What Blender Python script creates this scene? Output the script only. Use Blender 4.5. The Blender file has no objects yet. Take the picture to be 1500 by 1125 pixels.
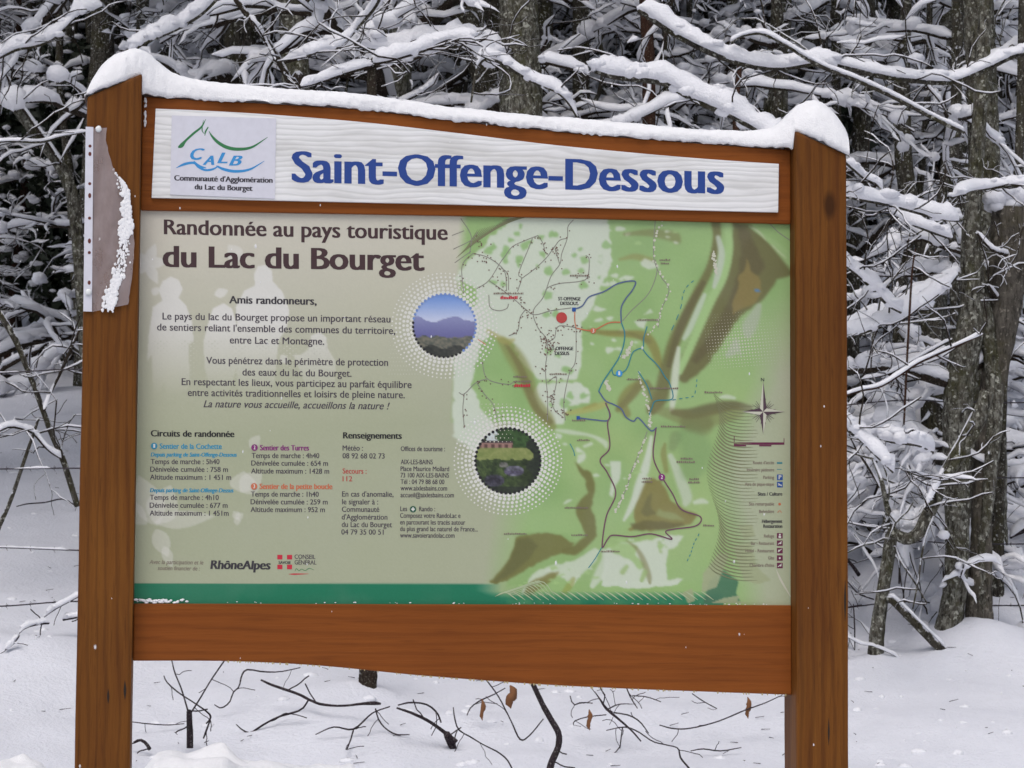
import bpy, bmesh, math, random
import numpy as np
from mathutils import Vector
random.seed(7); RNG = np.random.default_rng(7)
SC = bpy.context.scene
COL = SC.collection

# ------------------------------------------------------------------ camera
F = 3915.7                       # focal length in pixels of the 1500 px wide photograph
CAM = np.array([0.2713, -5.7725, 1.55])
yaw, pitch, roll = 0.11313, 0.07799, 0.00621
cy, sy, cp, sp = math.cos(yaw), math.sin(yaw), math.cos(pitch), math.sin(pitch)
FW = np.array([sy*cp, cy*cp, sp]); R0 = np.array([cy, -sy, 0.0]); U0 = np.cross(R0, FW)
RT = R0*math.cos(roll) + U0*math.sin(roll); UP = -R0*math.sin(roll) + U0*math.cos(roll)
cd = bpy.data.cameras.new("camera"); cam = bpy.data.objects.new("camera", cd); COL.objects.link(cam)
cd.sensor_width = 36; cd.lens = F/1500*36; cd.clip_start = .1; cd.clip_end = 400
from mathutils import Matrix
cam.matrix_world = Matrix(((RT[0], UP[0], -FW[0], CAM[0]), (RT[1], UP[1], -FW[1], CAM[1]), (RT[2], UP[2], -FW[2], CAM[2]), (0, 0, 0, 1)))
cd.dof.use_dof = True; cd.dof.focus_distance = 5.9; cd.dof.aperture_fstop = 30
SC.camera = cam
# ------------------------------------------------------------------ light: overcast winter day
SUN_EL, SUN_ROT = math.radians(58), math.radians(200)
w = bpy.data.worlds.new("World"); SC.world = w; w.use_nodes = True
nt = w.node_tree; nt.nodes.clear()
sky = nt.nodes.new("ShaderNodeTexSky"); sky.sky_type = 'NISHITA'; sky.sun_disc = False
sky.sun_elevation = SUN_EL; sky.sun_rotation = SUN_ROT; sky.dust_density = 4; sky.air_density = 1; sky.ozone_density = 1
hs = nt.nodes.new("ShaderNodeHueSaturation"); hs.inputs['Saturation'].default_value = .68
bg = nt.nodes.new("ShaderNodeBackground"); bg.inputs[1].default_value = .13
wo = nt.nodes.new("ShaderNodeOutputWorld")
nt.links.new(sky.outputs[0], hs.inputs['Color']); nt.links.new(hs.outputs[0], bg.inputs[0]); nt.links.new(bg.outputs[0], wo.inputs[0])
sl = bpy.data.lights.new("sun", 'SUN'); sl.energy = 1.0; sl.angle = math.radians(40); sl.color = (1, .975, .95)
so = bpy.data.objects.new("sun", sl); COL.objects.link(so)
sd = Vector((math.sin(SUN_ROT)*math.cos(SUN_EL), math.cos(SUN_ROT)*math.cos(SUN_EL), math.sin(SUN_EL)))
so.rotation_euler = sd.to_track_quat('Z', 'Y').to_euler(); so.location = (0, -3, 12)
SC.view_settings.view_transform = 'Standard'; SC.view_settings.look = 'None'
SC.view_settings.exposure = -0.04; SC.view_settings.gamma = 1; SC.view_settings.use_curve_mapping = False
SC.render.engine = 'CYCLES'; SC.cycles.max_bounces = 5; SC.cycles.diffuse_bounces = 3; SC.cycles.use_denoising = True

# ------------------------------------------------------------------ geometry helpers
def rays(px, py):
    px = np.asarray(px, float); py = np.asarray(py, float)
    d = FW[None]*1.0 + RT[None]*((px-750)/F)[..., None] - UP[None]*((py-562.5)/F)[..., None]
    return d
def at(px, py, Y):
    """world point(s) seen at photo pixel px,py on the upright plane y = Y (metres behind the sign's front)"""
    px = np.atleast_1d(px); d = rays(px, np.atleast_1d(py))
    t = (np.asarray(Y, float)-CAM[1])/d[:, 1]
    return CAM[None] + d*t[:, None]
def pxm(Y): return (Y-CAM[1])/F*1.0            # metres per photo pixel at depth Y
def topx(P):
    P = np.asarray(P, float)-CAM; z = P@FW
    return 750+F*(P@RT)/z, 562.5-F*(P@UP)/z

def vnoise(x, y, seed=0):
    x = np.asarray(x, float); y = np.asarray(y, float)
    xi = np.floor(x).astype(int); yi = np.floor(y).astype(int); fx = x-xi; fy = y-yi
    fx = fx*fx*(3-2*fx); fy = fy*fy*(3-2*fy)
    def h(a, b):
        n = (a*374761393 + b*668265263 + seed*974634777) & 0x7fffffff
        n = ((n ^ (n >> 13))*1274126177) & 0x7fffffff
        return ((n ^ (n >> 16)) & 0xffff)/65535.0
    return (h(xi, yi)*(1-fx)+h(xi+1, yi)*fx)*(1-fy)+(h(xi, yi+1)*(1-fx)+h(xi+1, yi+1)*fx)*fy

ORG = {}
def origin(o):
    return ORG.get(o.name, np.zeros(3)) if o is not None else np.zeros(3)
class MB:
    def __init__(s): s.V = []; s.Q = []; s.T = []; s.n = 0; s.uv = None
    def add(s, V, Q=None, T=None):
        if Q is not None and len(Q): s.Q.append(np.asarray(Q)+s.n)
        if T is not None and len(T): s.T.append(np.asarray(T)+s.n)
        s.V.append(np.asarray(V, float)); s.n += len(V)
    def mesh(s, name, mat, org=np.zeros(3), smooth=True):
        V = np.concatenate(s.V)-org; me = bpy.data.meshes.new(name)
        Q = np.concatenate(s.Q) if s.Q else np.zeros((0, 4), int); T = np.concatenate(s.T) if s.T else np.zeros((0, 3), int)
        me.vertices.add(len(V)); me.vertices.foreach_set('co', V.astype(np.float32).ravel())
        me.loops.add(Q.size+T.size); me.loops.foreach_set('vertex_index', np.concatenate([Q.ravel(), T.ravel()]).astype(np.int32))
        me.polygons.add(len(Q)+len(T))
        ls = np.concatenate([np.arange(len(Q))*4, Q.size+np.arange(len(T))*3]).astype(np.int32)
        me.polygons.foreach_set('loop_start', ls)
        me.polygons.foreach_set('use_smooth', np.full(len(ls), smooth))
        me.update(calc_edges=True); me.validate()
        if mat: me.materials.append(mat)
        return me
    def build(s, name, mat, parent=None, smooth=True, loc=None):
        org = origin(parent) if loc is None else np.asarray(loc, float)
        me = s.mesh(name, mat, org, smooth)
        o = bpy.data.objects.new(name, me); COL.objects.link(o)
        if parent is not None: o.parent = parent
        ORG[o.name] = org
        if loc is not None: o.location = loc
        return o
def tag(o, label=None, cat=None, group=None, kind=None):
    if label: o['label'] = label
    if cat: o['category'] = cat
    if group: o['group'] = group
    if kind: o['kind'] = kind
    return o
def thing(name, loc, label, cat, group=None):
    o = bpy.data.objects.new(name, None); COL.objects.link(o); o.location = tuple(loc); o.empty_display_size = .1
    ORG[o.name] = np.asarray(loc, float); tag(o, label, cat, group); return o

def smoothline(P, n):
    """Catmull-Rom through control rows (any number of columns)"""
    P = np.asarray(P, float); m = len(P)
    if m == 2: return P[0]+(P[1]-P[0])*np.linspace(0, 1, n)[:, None]
    E = np.vstack([2*P[0]-P[1], P, 2*P[-1]-P[-2]])
    t = np.linspace(0, m-1, n); i = np.minimum(t.astype(int), m-2); f = (t-i)[:, None]
    a, b, c, d = E[i], E[i+1], E[i+2], E[i+3]
    return .5*((2*b)+(c-a)*f+(2*a-5*b+4*c-d)*f**2+(3*b-a-3*c+d)*f**3)
def frames(P):
    D = np.gradient(P, axis=0); D /= np.linalg.norm(D, axis=1)[:, None]+1e-9
    S = np.zeros_like(D); v0 = np.cross(D[0], np.array([0, 0, 1.0]) if abs(D[0][2]) < .85 else np.array([0, 1.0, 0])); S[0] = v0/(np.linalg.norm(v0)+1e-9)
    for i in range(1, len(D)):
        v = S[i-1]-D[i]*(S[i-1]@D[i]); S[i] = v/(np.linalg.norm(v)+1e-9)
    return D, S, np.cross(S, D)
def ringfaces(n, k):
    i = np.arange(n-1)[:, None]*k; j = np.arange(k)[None]; j2 = (j+1) % k
    return np.stack([i+j, i+j2, i+k+j2, i+k+j], -1).reshape(-1, 4)
def tube(mb, P, R, k=6, rough=0.0, cap=False):
    P = np.asarray(P, float); R = np.broadcast_to(np.asarray(R, float), (len(P),)).copy()
    if cap:
        P = np.vstack([P[0], P, P[-1]]); R = np.concatenate([[R[0]*.03], R, [R[-1]*.03]])
        D, S, U = frames(P[1:-1]); S = np.vstack([S[0], S, S[-1]]); U = np.vstack([U[0], U, U[-1]])
    else: D, S, U = frames(P)
    a = np.linspace(0, 2*np.pi, k, endpoint=False)
    rr = R[:, None]*np.ones(k)[None]
    if rough:
        rr = rr*(1+rough*(RNG.random(rr.shape)-.5)*2*.5+rough*np.sin(a*3+RNG.random()*6)[None]*.5)
    V = P[:, None]+rr[..., None]*(np.cos(a)[None, :, None]*S[:, None]+np.sin(a)[None, :, None]*U[:, None])
    mb.add(V.reshape(-1, 3), ringfaces(len(P), k))
def snowtube(mb, P, R, s, k=7, lump=.35, seed=None, gap=0.0):
    """a ridge of snow lying on a branch: sits on its upper side, vanishes where the branch is steep"""
    P = np.asarray(P, float); n = len(P); R = np.broadcast_to(np.asarray(R, float), (n,))
    s = np.broadcast_to(np.asarray(s, float), (n,)).copy()
    D = np.gradient(P, axis=0); D /= np.linalg.norm(D, axis=1)[:, None]+1e-9
    hor = np.sqrt(np.clip(1-D[:, 2]**2, 0, 1)); fac = np.clip((hor-.25)/.55, 0, 1)
    L = np.concatenate([[0], np.cumsum(np.linalg.norm(np.diff(P, axis=0), axis=1))])
    q = RNG.random()*100
    nz = vnoise(L/.09+q, L*0+q)*.6+vnoise(L/.035+q, L*0+q*2)*.4
    s = s*fac*(1-lump+2*lump*nz)
    if gap > 0: s = s*np.clip((vnoise(L/.16+q*3, L*0+q*3)-gap)/.12, 0, 1)
    e = np.clip(np.minimum(L, L[-1]-L)/(s.max()*.5+1e-4)+.02, 0, 1); s = s*np.sqrt(e*(2-e))
    if s.max() < .003: return
    S = np.stack([D[:, 1], -D[:, 0], D[:, 2]*0], -1); nn = np.linalg.norm(S, axis=1)[:, None]
    S = np.where(nn > .1, S/(nn+1e-9), np.array([[1., 0, 0]]))
    for i in range(1, n):
        if S[i]@S[i-1] < 0: S[i] = -S[i]
    Uv = np.cross(S, D); Uv[Uv[:, 2] < 0] *= -1
    Uv = Uv*.5+np.array([0, 0, .5]); Uv /= np.linalg.norm(Uv, axis=1)[:, None]+1e-9
    a = np.linspace(0, 2*np.pi, k, endpoint=False)+.3
    c, sn = np.cos(a), np.sin(a); sn = np.where(sn < 0, sn*.16, sn); c = np.sign(c)*np.abs(c)**.8
    wd = (R*.9*np.minimum(1, s/.01)+s*.42)*(s > .0015); hd = s
    base = P+Uv*(R*.72+s*.04)[:, None]
    J = 1+(RNG.random((n, k))-.5)*.22
    V = base[:, None]+(wd[:, None]*c[None]*J)[..., None]*S[:, None]+((hd[:, None])*sn[None]*J)[..., None]*Uv[:, None]
    mb.add(V.reshape(-1, 3), ringfaces(n, k))
def blob(mb, c, r, sq=(1, 1, .8), nu=9, nv=6, seed=0):
    th = np.linspace(0, 2*np.pi, nu, endpoint=False); ph = np.linspace(.06, np.pi-.06, nv)
    rr = 1+(RNG.random((nv, nu))-.5)*.3
    x = np.sin(ph)[:, None]*np.cos(th)*rr; y = np.sin(ph)[:, None]*np.sin(th)*rr; z = np.cos(ph)[:, None]*rr
    V = np.stack([x*r*sq[0], y*r*sq[1], z*r*sq[2]], -1).reshape(-1, 3)+np.asarray(c)
    mb.add(V, ringfaces(nv, nu))

# ------------------------------------------------------------------ materials
def mat(name, rough=.8):
    m = bpy.data.materials.new(name); m.use_nodes = True; n = m.node_tree.nodes; n.clear()
    o = n.new("ShaderNodeOutputMaterial"); p = n.new("ShaderNodeBsdfPrincipled"); p.inputs['Roughness'].default_value = rough
    m.node_tree.links.new(p.outputs[0], o.inputs[0]); return m, m.node_tree, p
def N(t, typ, **kw):
    n = t.nodes.new(typ)
    for k, v in kw.items():
        if k.startswith('i_'): n.inputs[k[2:].replace('_', ' ')].default_value = v
        else: setattr(n, k, v)
    return n
def noise(t, vec, scale, detail=4, rough=.55, dist=0):
    n = N(t, "ShaderNodeTexNoise"); n.inputs['Scale'].default_value = scale; n.inputs['Detail'].default_value = detail
    n.inputs['Roughness'].default_value = rough; n.inputs['Distortion'].default_value = dist
    t.links.new(vec, n.inputs['Vector']); return n.outputs[0]
def ramp(t, fac, stops):
    r = N(t, "ShaderNodeValToRGB"); e = r.color_ramp.elements
    while len(e) < len(stops): e.new(.5)
    for i, (p, c) in enumerate(stops): e[i].position = p; e[i].color = (c[0], c[1], c[2], 1) if hasattr(c, '__len__') else (c, c, c, 1)
    t.links.new(fac, r.inputs[0]); return r.outputs[0]
def mix(t, fac, a, b, mode='MIX'):
    m = N(t, "ShaderNodeMix", data_type='RGBA', blend_type=mode)
    for s, v in ((0, fac), (6, a), (7, b)):
        if isinstance(v, bpy.types.NodeSocket): t.links.new(v, m.inputs[s])
        elif s == 0: m.inputs[0].default_value = v
        else: m.inputs[s].default_value = (v[0], v[1], v[2], 1)
    return m.outputs[2]
def coords(t, scale=(1, 1, 1), kind='Object'):
    tc = N(t, "ShaderNodeTexCoord"); mp = N(t, "ShaderNodeMapping"); mp.inputs['Scale'].default_value = scale
    t.links.new(tc.outputs[kind], mp.inputs[0]); return mp.outputs[0]
def bump(t, p, h, strength, dist=.01):
    b = N(t, "ShaderNodeBump"); b.inputs['Strength'].default_value = strength; b.inputs['Distance'].default_value = dist
    t.links.new(h, b.inputs['Height']); t.links.new(b.outputs[0], p.inputs['Normal'])
def s2l(c): return tuple(((v/255)/12.92 if v/255 <= .04045 else ((v/255+.055)/1.055)**2.4) for v in c)
def plain(name, c, rough=.6, lin=False):
    m, t, p = mat(name, rough); v = coords(t); n = noise(t, v, 60, 2)
    c = c if lin else s2l(c)
    t.links.new(mix(t, n, tuple(x*.92 for x in c), tuple(min(1, x*1.08) for x in c)), p.inputs['Base Color']); return m

def snow_mat(name, col=(.80, .81, .85), bs=(.35, 12, 90), grit=True):
    m, t, p = mat(name, .65); v = coords(t, kind='Object')
    a = noise(t, v, bs[1], 5, .6); b = noise(t, v, bs[2], 3, .6)
    s = N(t, "ShaderNodeMath", operation='ADD'); t.links.new(a, s.inputs[0]); t.links.new(b, s.inputs[1])
    t.links.new(mix(t, ramp(t, a, [(.35, 0), (.65, 1)]), tuple(x*.96 for x in col), col), p.inputs['Base Color'])
    bump(t, p, s.outputs[0], bs[0], .02); p.inputs['Specular IOR Level'].default_value = .25
    return m
M_SNOW = snow_mat("snow", (.84, .845, .89), (.45, 25, 110))
M_SNOWG = snow_mat("ground_snow", (.73, .74, .80), (.5, 7, 60))  # darker than the other snow: forest shade put into the colour
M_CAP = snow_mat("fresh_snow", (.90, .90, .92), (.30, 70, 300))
def bark_mat(name, dark, light, lichen, moss, la=.55, sc=1.0, snow=.0):
    m, t, p = mat(name, .9); v = coords(t, (1, 1, .35)); vi = coords(t)
    n1 = noise(t, v, 48*sc, 8, .78); c = mix(t, ramp(t, n1, [(.35, 0), (.68, 1)]), dark, light)
    n2 = noise(t, coords(t, (1, 1, .6)), 60*sc, 7, .75, .4); c = mix(t, ramp(t, n2, [(la, 0), (la+.10, .6)]), c, lichen)
    n3 = noise(t, vi, 9*sc, 6, .75, .3); c = mix(t, ramp(t, n3, [(.48, 0), (.62, .8)]), c, moss)
    nf = noise(t, vi, 55*sc, 2); c = mix(t, ramp(t, nf, [(.60, 0), (.66, .8)]), c, tuple(min(1, x*1.5) for x in lichen)); nk = noise(t, coords(t, (1, 1, .22)), 75*sc, 5, .7); c = mix(t, ramp(t, nk, [(.36, .85), (.47, 0)]), c, tuple(x*.5 for x in dark))
    if snow:
        ge = N(t, "ShaderNodeNewGeometry"); sx = N(t, "ShaderNodeSeparateXYZ"); t.links.new(ge.outputs['Normal'], sx.inputs[0])
        ns = noise(t, vi, 22, 4, .7); ad = N(t, "ShaderNodeMath", operation='MULTIPLY_ADD'); ad.inputs[1].default_value = .45
        t.links.new(sx.outputs[2], ad.inputs[0]); t.links.new(ns, ad.inputs[2])
        c = mix(t, ramp(t, ad.outputs[0], [(.68-snow*.1, 0), (.74-snow*.1, 1)]), c, (.78, .79, .84))
    t.links.new(c, p.inputs['Base Color']); p.inputs['Specular IOR Level'].default_value = .1
    bump(t, p, n1, .9, .02); return m
M_BARK = bark_mat("mossy_bark", (.026, .023, .019), (.125, .112, .090), (.33, .33, .29), (.060, .056, .026), snow=.3)
M_BEECH = bark_mat("lichen_bark", (.036, .032, .026), (.150, .138, .110), (.36, .36, .31), (.070, .068, .030), .48, .8)
M_GREY = bark_mat("bare_grey_wood", (.045, .040, .034), (.20, .18, .15), (.20, .18, .15), (.09, .08, .05), .62, .7)
M_TWIG = bark_mat("twig_bark", (.030, .022, .018), (.075, .055, .042), (.12, .11, .09), (.05, .045, .03), .62, 2, snow=.5)
M_DARKTWIG = bark_mat("dark_twig_bark", (.036, .027, .034), (.085, .064, .070), (.13, .12, .12), (.04, .035, .03), .7, 2)
M_RED = bark_mat("reddish_twig_bark", (.045, .022, .015), (.10, .05, .035), (.13, .10, .08), (.06, .04, .03), .66, 2)
M_LEAF = plain("dry_brown_leaf", (120, 78, 45), .8)
M_EVER = plain("dark_evergreen_leaf", (.024, .034, .018), .6, True)

def wood_mat(name, c1, c2, c3, axis, sc=1.0, rough=.45, streak=None):
    m, t, p = mat(name, rough)
    s = {'z': (1, 1, .055), 'x': (.045, 1, 1)}[axis]
    v = coords(t, s); g1 = noise(t, v, 30*sc, 6, .68, .5); g2 = noise(t, v, 190*sc, 3, .6)
    v2 = coords(t, {'z': (1, 1, .12), 'x': (.12, 1, 1)}[axis])
    wv = N(t, "ShaderNodeTexWave", wave_type='BANDS', bands_direction='X' if axis == 'z' else 'Z')
    wv.inputs['Scale'].default_value = 15*sc; wv.inputs['Distortion'].default_value = 11; wv.inputs['Detail'].default_value = 4; wv.inputs['Detail Scale'].default_value = .7
    t.links.new(v2, wv.inputs['Vector'])
    c = mix(t, ramp(t, g1, [(.3, 0), (.72, 1)]), c1, c2)
    c = mix(t, ramp(t, wv.outputs[0], [(.0, .34), (.4, 0)]), c, c3)
    c = mix(t, ramp(t, g2, [(.56, 0), (.70, .5)]), c, c3)
    vv = coords(t, {'z': (1, 1, .45), 'x': (.5, 1, 1)}[axis]); vo = N(t, "ShaderNodeTexVoronoi"); vo.inputs['Scale'].default_value = 4.2
    vo.inputs['Randomness'].default_value = 1; t.links.new(vv, vo.inputs['Vector'])
    c = mix(t, ramp(t, vo.outputs['Distance'], [(.035, .85), (.075, 0)]), c, tuple(x*.45 for x in c3))
    big = noise(t, coords(t), 2.2, 3); c = mix(t, ramp(t, big, [(.35, .35), (.7, 0)]), c, tuple(x*.6 for x in c1))
    t.links.new(c, p.inputs['Base Color']); bump(t, p, g2, .25, .004)
    p.inputs['Specular IOR Level'].default_value = .14
    return m
M_POST = wood_mat("stained_post_wood", (.122, .039, .0065), (.205, .078, .0125), (.055, .018, .005), 'z', 1.0, .6)
M_BOARD = wood_mat("stained_board_wood", (.212, .059, .010), (.278, .082, .0135), (.140, .038, .007), 'x', .8, .6)

# ------------------------------------------------------------------ the setting: snowy ground
RIDGE = [(-60, 1122), (0, 1112), (50, 1116), (80, 1135), (190, 1145), (212, 1122), (228, 1098), (262, 1093), (330, 1096), (352, 1110), (430, 1112), (500, 1121), (560, 1136), (700, 1160), (1100, 1170), (1600, 1150)]
rp = at([a for a, b in RIDGE], [b for a, b in RIDGE], 1.6)
MOUNDS = [(*at(px_, 955, Y_)[0][:2], h_, r_) for (px_, Y_, h_, r_) in ((1380, 6.1, .07, .26), (1432, 6.15, .06, .28), (1450, 5.95, .05, .2), (1283, 5.9, .05, .14), (1461, 6.7, .07, .2), (1378, 5.85, .04, .12), (538, 5.1, .05, .12), (278, 4.5, .03, .08), (810, 4.3, .04, .10), (660, 4.8, .04, .12), (450, 5.0, .04, .35), (900, 4.9, .05, .3), (1480, 7.4, .25, .5), (60, 5.6, .10, .35), (1320, 7.4, .2, .6))]
def ground(x, y):
    x = np.asarray(x, float); y = np.asarray(y, float)
    yy = np.maximum(y, 0)
    z = np.where(yy < 15, .222*yy, 3.33+(yy-15)*.26+.5*np.clip((yy-19), 0, 14)**2*.030+np.clip(yy-33, 0, None)*.42)
    z = z + .035*np.clip(x-3, -6, 12)*np.clip((yy-7)/10, 0, 1)
    amp = np.clip(yy/4, .15, 1)
    z = z + amp*(.16*(vnoise(x*.55+9, y*.55, 1)-.5)+.10*(vnoise(x*1.5, y*1.5, 2)-.5)+.03*(vnoise(x*4.2, y*4.2, 3)-.5))
    z = z + .25*np.exp(-((y-1.6)/.7)**2)
    for (mx, my, mh, mr) in MOUNDS: z = z + mh*np.exp(-((x-mx)**2+(y-my)**2)/mr**2)
    return z+np.where(y < 0, -.01*y*0, 0)
xs = np.unique(np.concatenate([np.linspace(-45, -5, 28), np.linspace(-5, 9, 230), np.linspace(9, 55, 30)]))
ys = np.unique(np.concatenate([np.linspace(-14, .4, 24), np.linspace(.4, 18, 260), np.linspace(18, 75, 60)]))
X, Yg = np.meshgrid(xs, ys); Z = ground(X, Yg)
gi = MB(); nx = len(xs); i = (np.arange(len(ys)-1)[:, None]*nx+np.arange(nx-1)[None])
gi.add(np.stack([X, Yg, Z], -1).reshape(-1, 3), np.stack([i, i+1, i+nx+1, i+nx], -1).reshape(-1, 4))
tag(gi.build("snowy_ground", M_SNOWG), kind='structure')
bx = np.unique(np.concatenate([np.linspace(-3, 3, 520)])); by = np.linspace(.75, 2.5, 110); BX, BY = np.meshgrid(bx, by)
rt = np.interp(bx, rp[:, 0], rp[:, 2])[None]-np.array(ground(BX, BY*0+1.6))
prof = np.clip(1-np.abs((BY-1.6)/.62)**3, -.3, 1)
BZ = ground(BX, BY)+prof*rt+(vnoise(BX*9, BY*9, 31)-.5)*.05+(vnoise(BX*22, BY*22, 32)-.5)*.022+(vnoise(BX*50, BY*50, 33)-.5)*.008-.03
bk = MB(); i = (np.arange(len(by)-1)[:, None]*len(bx)+np.arange(len(bx)-1)[None]); bk.add(np.stack([BX, BY, BZ], -1).reshape(-1, 3), np.stack([i, i+1, i+len(bx)+1, i+len(bx)], -1).reshape(-1, 4))
tag(bk.build("snow_bank", M_CAP), kind='structure')  # open-sky brightness of the bank put into its snow colour
def gpt(px, py):
    """where the line of sight through a photo pixel meets the ground"""
    d = rays([px], [py])[0]; ts = np.linspace(7, 40, 1600); P = CAM+d*ts[:, None]
    h = P[:, 2]-ground(P[:, 0], P[:, 1]); k = np.argmax(h < 0) if (h < 0).any() else -1
    return P[k]

# ------------------------------------------------------------------ THE SIGN
PD = .0575; YB = .047; S0 = 1.25
X0, X1 = 0.0, 1.675; PW = .117; PDEP = .133
sign = thing("information_sign", (X0, 0, 0), "large brown timber hiking information sign with two posts, white title board and green map panel", "sign")
def prism(name, outline, yf, yb, m, parent, bev=.003):
    bm = bmesh.new(); f = [bm.verts.new((p[0], yf, p[1])) for p in outline]; b = [bm.verts.new((p[0], yb, p[1])) for p in outline]
    n = len(outline)
    bm.faces.new(f); bm.faces.new(b[::-1])
    for i in range(n): bm.faces.new((f[i], b[i], b[(i+1) % n], f[(i+1) % n]))
    bmesh.ops.recalc_face_normals(bm, faces=bm.faces)
    if bev:
        es = [e for e in bm.edges if len(e.link_faces) == 2 and e.calc_face_angle(0) > .6]
        bmesh.ops.bevel(bm, geom=es, offset=bev, segments=2, affect='EDGES', profile=.6)
    org = origin(parent); me = bpy.data.meshes.new(name); bm.to_mesh(me); bm.free()
    me.transform(Matrix.Translation(Vector(-org))); me.materials.append(m)
    o = bpy.data.objects.new(name, me); COL.objects.link(o); o.parent = parent; ORG[o.name] = org; return o
def pl(pts, Y): q = at([p[0] for p in pts], [p[1] for p in pts], Y); return [(a[0], a[2]) for a in q]
# posts with sloping tops
zl0 = at(127, 141, 0)[0][2]; zl1 = at(208, 107, 0)[0][2]; zr0 = at(1166, 190, 0)[0][2]; zr1 = at(1240, 226, 0)[0][2]
def post_outline(xa, xb, za, zb):
    n = 18; L = [(xa, -.4)]+[(xb, -.4)]
    for k in range(1, n): L.append((xb+.0006*math.sin(k*1.7), -.4+(zb-.01+.4)*k/n))
    L += [(xb, zb), (xa, za)]
    for k in range(n-1, 0, -1): L.append((xa+.0006*math.sin(k*2.3), -.4+(za+.4)*k/n))
    return L
prism("post", post_outline(X0, X0+PW, zl0, zl1), 0, PDEP, M_POST, sign, .006)
prism("post", post_outline(X1-PW, X1, zr0, zr1), 0, PDEP, M_POST, sign, .009)
XL, XR = X0+PW+.0005, X1-PW-.0005
def edge(pts, Y, n=60):
    q = smoothline(pl(pts, Y), n); q[:, 0] = np.clip(q[:, 0], XL, XR); q[0, 0] = XL; q[-1, 0] = XR; return [tuple(a) for a in q]
H_TOP = [(208, 141), (300, 147), (400, 152), (533, 161), (667, 177), (800, 191), (900, 200), (1000, 208), (1080, 214), (1160, 220)]
H_BOT = [(205, 307.5), (400, 311), (800, 318.5), (1160, 328)]
L_TOP = [(195, 884), (1160, 886.5)]
L_BOT = [(195, 968), (300, 968), (380, 970), (480, 976), (600, 988), (700, 996), (800, 1003), (900, 1008), (1000, 1012), (1162, 1018)]
def board(name, top, bot, m): return prism(name, edge(top, YB)+edge(bot, YB)[::-1], YB, YB+.045, m, sign, .003)
header = board("header_board", H_TOP, H_BOT, M_BOARD)
lower = board("lower_board", L_TOP, L_BOT, M_BOARD)
# white grained title plank
mP, tP, pP = mat("white_painted_plank", .5)
v = coords(tP, (.10, 1, 1)); g = noise(tP, v, 60, 5, .6, .9)
wv = N(tP, "ShaderNodeTexWave", wave_type='BANDS', bands_direction='Z'); wv.inputs['Scale'].default_value = 24; wv.inputs['Distortion'].default_value = 15
wv.inputs['Detail'].default_value = 2.5; wv.inputs['Detail Scale'].default_value = .5; tP.links.new(coords(tP, (.30, 1, 1)), wv.inputs['Vector'])
c = mix(tP, ramp(tP, wv.outputs[0], [(0, .55), (.35, 0)]), (.79, .79, .79), (.56, .56, .55))
dirt = noise(tP, coords(tP, (.25, 1, 1)), 16, 4); c = mix(tP, ramp(tP, dirt, [(.50, 0), (.72, .55)]), c, (.46, .45, .42))
tP.links.new(c, pP.inputs['Base Color']); bump(tP, pP, wv.outputs[0], .19, .0022)
YT = YB-.009
def qx(pts, n): return [tuple(a) for a in smoothline(pl(pts, YT), n)]
tp = qx([(228, 159), (300, 162), (400, 168), (533, 179), (667, 194.5), (800, 211), (900, 221), (1000, 230), (1080, 236), (1141, 240)], 50)
bt = qx([(222, 289.5), (400, 293.5), (800, 302.5), (1140, 311)], 20)
plank = prism("title_plank", tp+bt[::-1], YT, YB-.0003, mP, sign, .0008)
YLG = YT-.0022
M_PLATE = plain("white_plastic_plate", (212, 212, 222), .3)
logo = prism("logo_plate", pl([(251.5, 169), (404.5, 173.3), (402.7, 291), (249.3, 285)], YLG), YLG, YT-.0002, M_PLATE, sign, 0)

# flat print helpers: everything is given in photo pixels and laid on the upright plane Y
_glyph = {}
def textmesh(body, shear=0):
    key = (body, shear)
    if key in _glyph: return _glyph[key]
    c = bpy.data.curves.new("t", 'FONT'); c.body = body; c.size = 1; c.shear = shear; c.resolution_u = 3
    o = bpy.data.objects.new("t", c); COL.objects.link(o); bpy.context.view_layer.update()
    me = bpy.data.meshes.new_from_object(o.evaluated_get(bpy.context.evaluated_depsgraph_get()))
    V = np.zeros(len(me.vertices)*3); me.vertices.foreach_get('co', V); V = V.reshape(-1, 3)
    T = np.array([p.vertices[:] for p in me.polygons if len(p.vertices) == 3], int).reshape(-1, 3)
    Qs = [p.vertices[:] for p in me.polygons if len(p.vertices) == 4]
    for p in me.polygons:
        if len(p.vertices) > 4:
            vs = p.vertices[:]; T = np.vstack([T, [(vs[0], vs[k], vs[k+1]) for k in range(1, len(vs)-1)]])
    Q = np.array(Qs, int).reshape(-1, 4)
    bpy.data.objects.remove(o); bpy.data.meshes.remove(me); bpy.data.curves.remove(c)
    _glyph[key] = (V, Q, T); return _glyph[key]
CAPH = None
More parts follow.
